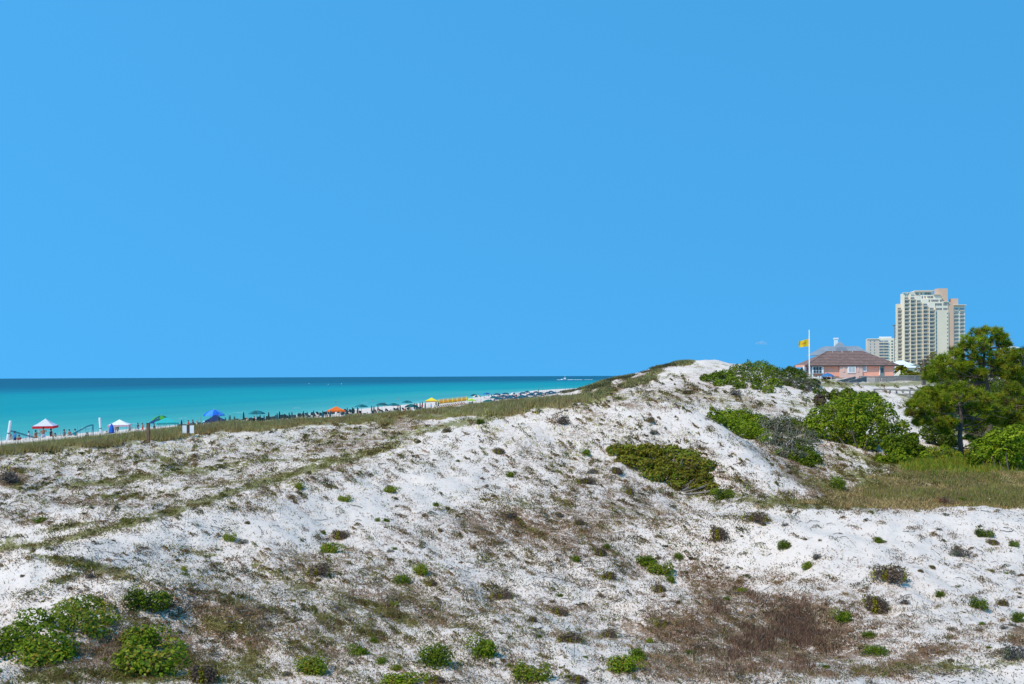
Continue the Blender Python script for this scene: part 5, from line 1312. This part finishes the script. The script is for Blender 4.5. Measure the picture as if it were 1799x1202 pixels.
for k in range(22):
    px = 868 + k * 8.0 + rng.uniform(-2, 2)
    put('open', px, 690, 2.45, 'navy umbrella in the nearer rows of the crowd below the dune', 'navy umbrellas of the crowd', 'navy' if k % 6 else 'teal', rz=float(rng.uniform(0, 1)), D=float(rng.uniform(262, 330)))[0].scale = (1.3, 1.3, 1.1)
for k in range(60):
    px = 866 + k * 2.95 + rng.uniform(-1.5, 1.5)
    t_, _ = put('lounger', px, 694, .95, 'navy lounger in the nearer rows of the crowd below the dune', 'navy loungers of the crowd', rz=float(rng.uniform(1, 3)), D=float(rng.uniform(250, 320)))
    paint(t_, 'seat', CL['navy']); paint(t_, 'backrest', CL['navy'])
for k in range(44):
    px = 602 + k * 3.3 + rng.uniform(-1.5, 1.5)
    put('lounger', px, 720, .95, 'dark teal lounger in the rows under the teal umbrellas', 'loungers under the teal umbrellas', rz=float(rng.uniform(1.5, 2.6)), D=float(rng.uniform(165, 215)) + (px - 600) * .18)
# people: one continuous skinned body per pose
SKIN = mat('skin', (0.46, 0.24, 0.15), .6, .08); SKINT = mat('tanned_skin', (0.30, 0.14, 0.08), .6, .08)
HAIR = mat('dark_hair', (0.03, 0.02, 0.015), .7, .2); HAIRB = mat('fair_hair', (0.35, 0.24, 0.11), .7, .2)
def body_mesh(pose):
    # joints: position, radius
    J = dict(pel=((0,0,.93),.125), bel=((0,0,1.07),.12), che=((0,0,1.28),.145), nek=((0,0,1.45),.055), hdb=((0,-.01,1.54),.075), hdt=((0,-.005,1.66),.085),
             shl=((.17,0,1.40),.06), ell=((.24,.02,1.13),.042), wrl=((.27,-.05,.88),.03), hal=((.275,-.07,.79),.035),
             shr=((-.17,0,1.40),.06), elr=((-.24,.02,1.13),.042), wrr=((-.27,-.05,.88),.03), har=((-.275,-.07,.79),.035),
             hpl=((.095,0,.86),.095), knl=((.11,-.01,.48),.062), anl=((.115,.02,.08),.04), tol=((.12,-.13,.03),.035),
             hpr=((-.095,0,.86),.095), knr=((-.11,-.01,.48),.062), anr=((-.115,.02,.08),.04), tor=((-.12,-.13,.03),.035))
    if pose == 'walk': J.update(knl=((.11,-.16,.50),.062), anl=((.11,-.10,.10),.04), tol=((.11,-.25,.06),.035), knr=((-.1,.10,.49),.062), anr=((-.1,.34,.14),.04), tor=((-.1,.27,.05),.035), ell=((.25,.12,1.15),.042), wrl=((.27,.20,.93),.03), hal=((.27,.21,.85),.035), elr=((-.25,-.08,1.15),.042), wrr=((-.26,-.26,1.0),.03), har=((-.26,-.33,.95),.035))
    if pose == 'reach': J.update(ell=((.30,-.12,1.28),.042), wrl=((.28,-.32,1.42),.03), hal=((.27,-.38,1.47),.035), elr=((-.26,-.1,1.18),.042), wrr=((-.12,-.26,1.12),.03), har=((-.06,-.29,1.13),.035))
    if pose == 'sit':
        dz = -.50
        for q_ in list(J): J[q_] = ((J[q_][0][0], J[q_][0][1], J[q_][0][2] + dz), J[q_][1])
        J.update(hpl=((.1,-.04,.42),.095), knl=((.12,-.45,.52),.062), anl=((.12,-.62,.10),.04), tol=((.12,-.76,.04),.035), hpr=((-.1,-.04,.42),.095), knr=((-.12,-.45,.50),.062), anr=((-.12,-.66,.10),.04), tor=((-.12,-.80,.04),.035), wrl=((.2,-.25,.55),.03), hal=((.18,-.33,.56),.035), wrr=((-.2,-.25,.55),.03), har=((-.18,-.33,.56),.035))
    E = [('pel','bel'),('bel','che'),('che','nek'),('nek','hdb'),('hdb','hdt'),('che','shl'),('shl','ell'),('ell','wrl'),('wrl','hal'),('che','shr'),('shr','elr'),('elr','wrr'),('wrr','har'),('pel','hpl'),('hpl','knl'),('knl','anl'),('anl','tol'),('pel','hpr'),('hpr','knr'),('knr','anr'),('anr','tor')]
    ks = list(J); me = bpy.data.meshes.new('body'); me.from_pydata([J[k][0] for k in ks], [(ks.index(a), ks.index(b_)) for a, b_ in E], [])
    o = bpy.data.objects.new('body', me); COL.objects.link(o)
    o.modifiers.new('s', 'SKIN'); me.skin_vertices[0].data
    for i_, k in enumerate(ks): me.skin_vertices[0].data[i_].radius = (J[k][1],)*2
    me.skin_vertices[0].data[0].use_root = True
    sb = o.modifiers.new('u', 'SUBSURF'); sb.levels = sb.render_levels = 1
    dg = bpy.context.evaluated_depsgraph_get(); m2 = bpy.data.meshes.new_from_object(o.evaluated_get(dg)); bpy.data.objects.remove(o)
    m2.materials.clear(); m2.materials.append(SKIN); m2.polygons.foreach_set('use_smooth', [True]*len(m2.polygons)); m2.name = 'body'
    return m2, J
PEOPLE = {}
def clothes(pose, J, kind):
    mb = MB(); p = J['pel'][0]; c_ = J['che'][0]; b_ = J['bel'][0]
    if kind == 'shorts':
        mb.lathe([(.15,.12),(.155,.0),(.14,-.08)], 10, p, sx=1.12, sy=.9)
        for s_, k1, k2 in ((1,'hpl','knl'),(-1,'hpr','knr')):
            a = Vector(J[k1][0]); q = Vector(J[k2][0]); mb.tube([a + (a-q)*.1, a*.4 + q*.6], [.115, .105], 8)
    elif kind == 'shirt':
        mb.tube([Vector(p)+Vector((0,0,.0)), b_, Vector(c_)+Vector((0,0,.02)), Vector(c_)+Vector((0,0,.14))], [.155,.15,.175,.09], 10)
        for s_, k1, k2 in ((1,'shl','ell'),(-1,'shr','elr')):
            a = Vector(J[k1][0]); q = Vector(J[k2][0]); mb.tube([a + (a-q)*.15, a*.45 + q*.55], [.078, .07], 7)
    elif kind == 'swimsuit':
        mb.tube([Vector(p)-Vector((0,0,.1)), p, b_, Vector(c_)+Vector((0,0,.06))], [.11,.142,.137,.16], 10)
    elif kind == 'hair':
        h_ = J['hdt'][0]; mb.lathe([(.02,.10),(.07,.075),(.098,.0),(.09,-.10),(.05,-.14)], 9, (h_[0], h_[1]+.025, h_[2]+.01))
    elif kind == 'hat':
        h_ = J['hdt'][0]; mb.lathe([(.20,.015),(.11,.03),(.105,.10),(.06,.13),(.0,.135)], 10, (h_[0], h_[1], h_[2]+.01))
    return mb
for pose in ('stand', 'walk', 'reach', 'sit'):
    bm_, J = body_mesh(pose); PEOPLE[pose] = dict(body=bm_, J=J)
    for k in ('shorts', 'shirt', 'swimsuit', 'hair', 'hat'):
        q = clothes(pose, J, k); mm = bpy.data.meshes.new(k); mm.from_pydata(q.v, [], q.f); mm.materials.append(CL['white']); PEOPLE[pose][k] = mm
    # nose and eyes
    h_ = J['hdt'][0]; q = MB().add([(h_[0]-.014,h_[1]-.07,h_[2]-.045),(h_[0]+.014,h_[1]-.07,h_[2]-.045),(h_[0],h_[1]-.105,h_[2]-.05),(h_[0],h_[1]-.07,h_[2]-.005)], [(0,1,2),(0,2,3),(1,3,2)])
    mm = bpy.data.meshes.new('nose'); mm.from_pydata(q.v, [], q.f); mm.materials.append(SKIN); PEOPLE[pose]['nose'] = mm
def person(px, top, lab, pose='stand', wear=(('shorts','navy'),), hair='dark', hat=None, rz=0, group='people on the beach', tan=False, dmin=80, sc=1, D=None):
    hgt = {'sit': 1.25}.get(pose, 1.76) * sc
    P = beach_at(px, top, hgt, dmin, D); Q = PEOPLE[pose]
    t = thing('person', lab, 'person', P, rz, group, (sc,)*3)
    sk = SKINT if tan else SKIN
    def lk(n_, m_):
        o = link(n_, Q[n_], t); o.material_slots[0].link = 'OBJECT'; o.material_slots[0].material = m_; return o
    lk('body', sk); lk('nose', sk)
    for w_, c_ in wear: lk(w_, CL[c_])
    lk('hair', HAIR if hair == 'dark' else HAIRB)
    if hat: lk('hat', CL[hat])
    return t
person(26, 750, 'person in a blue shirt standing beside the left white post', 'stand', (('shirt','blue2'),('shorts','navy')), tan=True, rz=2.6, hat='greyb', D=100)
person(17, 754, 'bare chested person half hidden behind the left white post', 'stand', (('shorts','cream'),), rz=.6, D=97)
person(34, 768, 'person in red sitting on the sand right of the left white post', 'sit', (('shirt','red'),('shorts','orange')), rz=1.2, D=96)
person(51, 758, 'person in pale clothes behind the sagging volleyball net', 'stand', (('shirt','lilac'),('shorts','white')), rz=2., D=112)
person(63, 751.5, 'tanned person at the left leg of the red tent', 'reach', (('shorts','orange'),), tan=True, rz=1.2, D=100)
person(76, 747.5, 'bare chested tall person in front of the red tent', 'reach', (('shorts','lilac'),), tan=True, rz=.4, dmin=86, sc=1.05, D=88)
person(90, 756, 'person in dark clothes right of the tall one by the tent', 'stand', (('shirt','dteal'),('shorts','red')), rz=2.4, D=96)
person(97, 760, 'seated person in magenta under the right side of the tent', 'sit', (('shirt','pink'),('shorts','navy')), rz=.4, D=98)
person(113, 754, 'person in teal shirt, leftmost of three right of the tent', 'stand', (('shirt','greyb'),('shorts','teal')), rz=2., D=110)
person(122, 755, 'fair skinned person, middle one of three right of the tent', 'stand', (('shorts','cream'),), rz=1., D=112)
person(132, 752.5, 'person in turquoise shirt, rightmost of three right of the tent', 'stand', (('shirt','turq'),('shorts','teal')), rz=3., D=110)
person(153, 757, 'seated person in black on the sand by the thin net pole', 'sit', (('shirt','navy'),('shorts','navy')), rz=3., D=116)
person(188, 758, 'seated person in grey between white post and blue umbrella', 'sit', (('shirt','dteal'),('shorts','greyb')), rz=.8, D=122)
person(207, 747, 'person in dark green under the white and pink tent', 'stand', (('shirt','dgreen'),('shorts','dteal')), rz=2., D=138)
person(203, 742, 'person in an orange swimsuit behind the furled blue umbrella', 'stand', (('swimsuit','orange'),), rz=2., D=136)
person(228, 740, 'person in a pink shirt with white bag strap at the tent edge', 'reach', (('shirt','pink'),('shorts','greyb')), rz=1.5, D=130)
person(242.5, 741, 'person in navy top and blue shorts, left of a close pair', 'stand', (('shirt','navy'),('shorts','blue2')), rz=2.2, D=142)
person(250.5, 739, 'bare chested person in red brown trunks, right of a close pair', 'reach', (('shorts','red'),), tan=True, rz=2.2, D=140)
person(271, 747, 'dark clothed person beneath the navy umbrella', 'stand', (('shirt','navy'),('shorts','dteal')), rz=2., D=134)
person(358, 726.5, 'person in a wide white hat and pink shirt left of the navy tent', 'stand', (('shirt','pink'),('shorts','navy')), hat='white', rz=2., D=136)
person(331, 738, 'person in red right of the furled umbrella above the white panels', 'reach', (('shirt','red'),('shorts','navy')), rz=2.)
person(339, 737, 'person in dark clothes above the right white panel', 'stand', (('shirt','navy'),('shorts','navy')), rz=2.)
person(346, 739, 'pale person right of the white panels', 'stand', (('swimsuit','white'),), 'fair', rz=2.)
person(434, 733, 'fair haired person in cream right of the small white boxes', 'reach', (('shirt','cream'),('shorts','cream')), 'fair', rz=2.)
person(447, 731, 'person in dark red under the teal umbrella', 'sit', (('shirt','red'),('shorts','navy')), rz=2.)
person(757.5, 709, 'person in blue standing in front of the yellow tent', 'stand', (('shirt','blue2'),('shorts','greyb')), rz=2., dmin=150)
person(676, 702, 'person with a red top standing at the water behind the teal umbrellas', 'reach', (('swimsuit','red'),), rz=2., dmin=150)
person(895, 694, 'person in orange leaning at the edge of the far crowd', 'walk', (('shirt','orange'),('shorts','orange')), rz=1.6, dmin=220, sc=1.1)
far_labels = 'tiny far person in the crowd among the navy umbrellas'
cl_cycle = ['red','cream','white','navy','orange','pink','blue2','turq','lilac']
for k in range(64):
    px = rng.uniform(850, 1045); top = 693.5 - (px - 860)*.025 + rng.uniform(-3.0, 3.5)
    person(px, top, far_labels, ['stand','walk','reach','sit'][k % 4], ((['shirt','swimsuit','shorts'][k % 3], cl_cycle[k % 9]),('shorts', cl_cycle[(k*4+1) % 9])), rz=float(rng.uniform(0, 6)), group='far crowd on the beach', tan=k % 3 == 0, dmin=230)
for k in range(46):
    px = rng.uniform(862, 1045)
    person(px, 694, 'small beachgoer in the nearer rows of the crowd below the dune', ['stand','walk','reach','sit'][k % 4], ((['shirt','swimsuit','shorts'][k % 3], cl_cycle[(k*2) % 9]),('shorts', cl_cycle[(k*5+1) % 9])), rz=float(rng.uniform(0, 6)), group='nearer rows of the crowd', tan=k % 3 == 0, D=float(rng.uniform(245, 330)))
for k in range(22):
    px = rng.uniform(600, 760)
    person(px, 715, 'small beachgoer among the loungers under the teal umbrellas', ['stand','sit','reach','sit'][k % 4], ((['shirt','swimsuit','shorts'][k % 3], cl_cycle[(k*2) % 9]),), rz=float(rng.uniform(0, 6)), group='people under the teal umbrellas', tan=k % 3 == 0, D=float(rng.uniform(165, 225)) + (px - 600) * .15)
for k, px in enumerate([468,482,503,524,545,560,575,606,632,646,660,684,698,712,735,748,764]):
    top = 741 - (px - 440)*.083 + rng.uniform(-3, 1)
    person(px, top, 'small person resting among the dark loungers behind the grass', 'sit' if k % 2 else 'stand', (('swimsuit', cl_cycle[k % 9]),), rz=float(rng.uniform(0, 6)), group='people among the dark loungers', tan=k % 2 == 0, dmin=110)
for k, px in enumerate([590,655,700,905,960,1010]):
    ux, uz = ray(px, [706,703,700,688,685,684][k]); D = (H - .55) / -float(uz)
    Q = PEOPLE['stand']; t = thing('person', 'bather standing waist deep in the shallow turquoise water', 'person', (float(ux)*D, D, -.95), 2, 'bathers in the sea')
    for n_, m_ in (('body', SKINT), ('nose', SKINT), ('hair', HAIR), ('swimsuit', CL[cl_cycle[k]])):
        o = link(n_, Q[n_], t); o.material_slots[0].link = 'OBJECT'; o.material_slots[0].material = m_

# volleyball posts and net
def post(px, top, h, lab, lean, r_, m_, cat='post', name='volleyball_post', D=80):
    P = beach_at(px, top, h, 80, D); t = thing(name, lab, cat, P)
    MB().lathe([(r_,-.3),(r_,h*.96),(r_*.8,h),(0,h)], 10).build('padding', m_, t); MB().lathe([(r_*1.12,h*.52),(r_*1.12,h*.56)], 10).build('strap', CL['greyb'], t)
    t.rotation_euler = (0, lean, 0); return t, P
t1_, Pa = post(11, 737, 2.75, 'thick white post leaning right at the left edge of the beach', R(9), .125, WHITE, D=86)
t2_, Pb = post(178, 728, 2.9, 'upright thick white post left of the furled blue umbrella', R(-4), .13, WHITE, D=105)
NET = cmat('net_blue', (.01,.12,.20), 0)
npole = beach_at(163.5, 743, 2.2, 100, 112)
NT = thing('volleyball_net', 'sagging blue net strung from the left white post to a thin pole', 'net', npole)
MB().tube([(0,0,-.3),(0,0,2.2)], .06, 6).build('pole', NET, NT)
A_ = Vector(Pa) + Vector((.35, 0, 1.75)) - Vector(npole); Bt = Vector((0, 0, 2.2))
def sag(t, dz): 
    p = A_.lerp(Bt, t); p.z += -1.35*math.sin(math.pi*min(1, t*1.05))**1.2 + dz; return p
for dz in (0, -.10): MB().tube([sag(i_/24, dz) for i_ in range(25)], .035, 4).build('tape', NET, NT)
mb = MB()
for i_ in range(2, 60): mb.tube([sag(i_/60, 0), sag(i_/60, -.7 + .3*(i_/60))], .006, 3)
tag(mb.build('netting', NET, NT), kind='stuff'); MB().tube([sag(1, 0), Vector((-.5,0,-.1))], .02, 3).build('guy_rope', NET, NT)
# posts and panels near the foredune
def wood_post(px, top, D, h, lab):
    x = float(ray(px, top)[0])*D; z = float(terr(x, D)[0]); zt = H + float(ray(px, top)[1])*D
    t = thing('wooden_post', lab, 'post', (x, D, z)); MB().box(-.10,.10,-.10,.10,-.4,zt - z).build('shaft', mat('brown_post_wood', (.17,.10,.06), .9, .25, 6, .3), t); MB().box(-.115,.115,-.115,.115,zt-z,zt-z+.03).build('cap', DARKW, t); return t
wood_post(260.5, 744, 64, 1.4, 'brown wooden post standing in the grass of the foredune')
def panels(px, top, D, lab, w_, h_):
    x = float(ray(px, top)[0])*D; z = float(terr(x, D)[0]); zt = H + float(ray(px, top)[1])*D
    t = thing('sign_post', lab, 'sign', (x, D, z))
    MB().box(-.10,.10,-.08,.08,-.4,zt-z+.05).build('post', DARKW, t)
    for s_ in (-1, 1): MB().box(s_*(w_*.5+.13)-w_*.5, s_*(w_*.5+.13)+w_*.5, -.12, -.085, zt-z-h_, zt-z).build('panel', WHITE, t)
panels(331.5, 747.5, 70, 'dark post carrying two white panels in the foredune grass', .34, .64)
panels(420.5, 738.5, 92, 'pair of smaller white panels on a post by the furled teal umbrella', .42, .52)
panels(830, 706, 150, 'small blue grey board on a post in the white sand', .01, .3)
bd = W3(827, 706.5, 150); t = thing('notice_board', 'blue grey notice board standing on the white sand below the lime tent', 'sign', bd)
MB().box(-.38,.38,-.04,.04,-.6,0).build('board', CL['greyb'], t); MB().tube([(.36,.05,-1.6),(.36,.05,0)], .04, 5).build('post', DARKW, t)

# ------------------------------------------------------------ boat with wake
ux, uz = ray(992, 667.2); D = H / -float(uz); D = min(D, 2400)
bo = (float(ux)*D, D, 0); BT = thing('motor_boat', 'white motor boat with a tall tower speeding near the horizon', 'boat', bo, R(180), None, (1.15,)*3)
mb = MB(); st_ = [(-8,2.2,0),(-3,2.5,0),(3,2.3,.15),(6.5,1.2,.5),(8.5,.08,.9)]
V = []; 
for x, w_, dz in st_: V += [(x,-w_*.6,-.4),(x,-w_,1.5+dz),(x,w_,1.5+dz),(x,w_*.6,-.4)]
Fh = [(0,1,2,3)[::-1]] + [f for i_ in range(4) for f in ((4*i_,4*i_+4,4*i_+5,4*i_+1),(4*i_+1,4*i_+5,4*i_+6,4*i_+2),(4*i_+2,4*i_+6,4*i_+7,4*i_+3))]
mb.add(V, Fh); mb.build('hull', WHITE, BT)
MB().box(-3,2.5,-1.6,1.6,1.6,3.6).box(-2.5,1.2,-1.4,1.4,3.62,5.2).build('cabin', WHITE, BT); MB().box(1.2,2.52,-1.3,1.3,2.5,3.2).build('windscreen', GLASS, BT)
for s_ in (-1, 1):
    for x in (-2.2, .9): MB().tube([(x,s_*1.3,5.2),(x*.6,s_*.7,10)], .12, 4).build('tower_leg', POLE, BT)
MB().box(-1.5,.9,-.9,.9,10,10.25).build('tower_top', WHITE, BT); MB().tube([(-1,0,10.2),(-1.4,0,13)], .08, 4).build('aerial', POLE, BT)
mb = MB(); 
for (x0, x1, w_, z_) in ((8, 24, 5, .9), (24, 50, 3.5, .7), (-22, -8, 5, .8), (55, 80, 2, .5)):
    k = 10
    for s_ in range(k):
        a, c = x0 + (x1-x0)*s_/k, x0 + (x1-x0)*(s_+1)/k; hh_ = z_*(.6 + .5*math.sin(s_*2.1)**2)
        mb.add([(bo[0]+a, D-w_, .02),(bo[0]+c, D-w_, .02),(bo[0]+c, D, hh_),(bo[0]+a, D, hh_),(bo[0]+a, D+w_, .02),(bo[0]+c, D+w_, .02)], [(0,1,2,3),(3,2,5,4)])
tag(mb.build('boat_wake', foam), 'white wake streaming out behind the motor boat', 'wake', kind='stuff')
for k, (px, py) in enumerate([(543,674.5),(577,676),(600,675)]):
    ux, uz = ray(px, py); D = H / -float(uz); t = thing('buoy', 'small white buoy floating far out on the sea', 'buoy', (float(ux)*D, D, 0), 0, 'white buoys far out')
    MB().lathe([(.5,-.3),(.55,.2),(.3,.7),(.05,1.0)], 8).build('float', WHITE, t)
# one small cloud
m = bpy.data.materials.new('cloud_vapour'); m.use_nodes = True; n, l = m.node_tree.nodes, m.node_tree.links
n.remove(n['Principled BSDF']); pv = n.new('ShaderNodeVolumePrincipled'); pv.inputs['Density'].default_value = 0.012; pv.inputs['Color'].default_value = (1, 1, 1, 1); l.new(pv.outputs[0], n['Material Output'].inputs['Volume'])
x, y, z = W3(1337, 602.5, 5000); mb = MB()
for (dx, dz, r_) in ((0,0,22),(-22,-2,15),(20,-3,17),(36,-6,9),(6,7,14)):
    mb.lathe([(.01,-r_*.5),(r_*.7,-r_*.35),(r_,0),(r_*.7,r_*.35),(.01,r_*.5)], 12, (dx,0,dz))
o = mb.build('cloud', m); o.location = (x, y, z); tag(o, 'single small faint white cloud above the back dune', kind='structure')
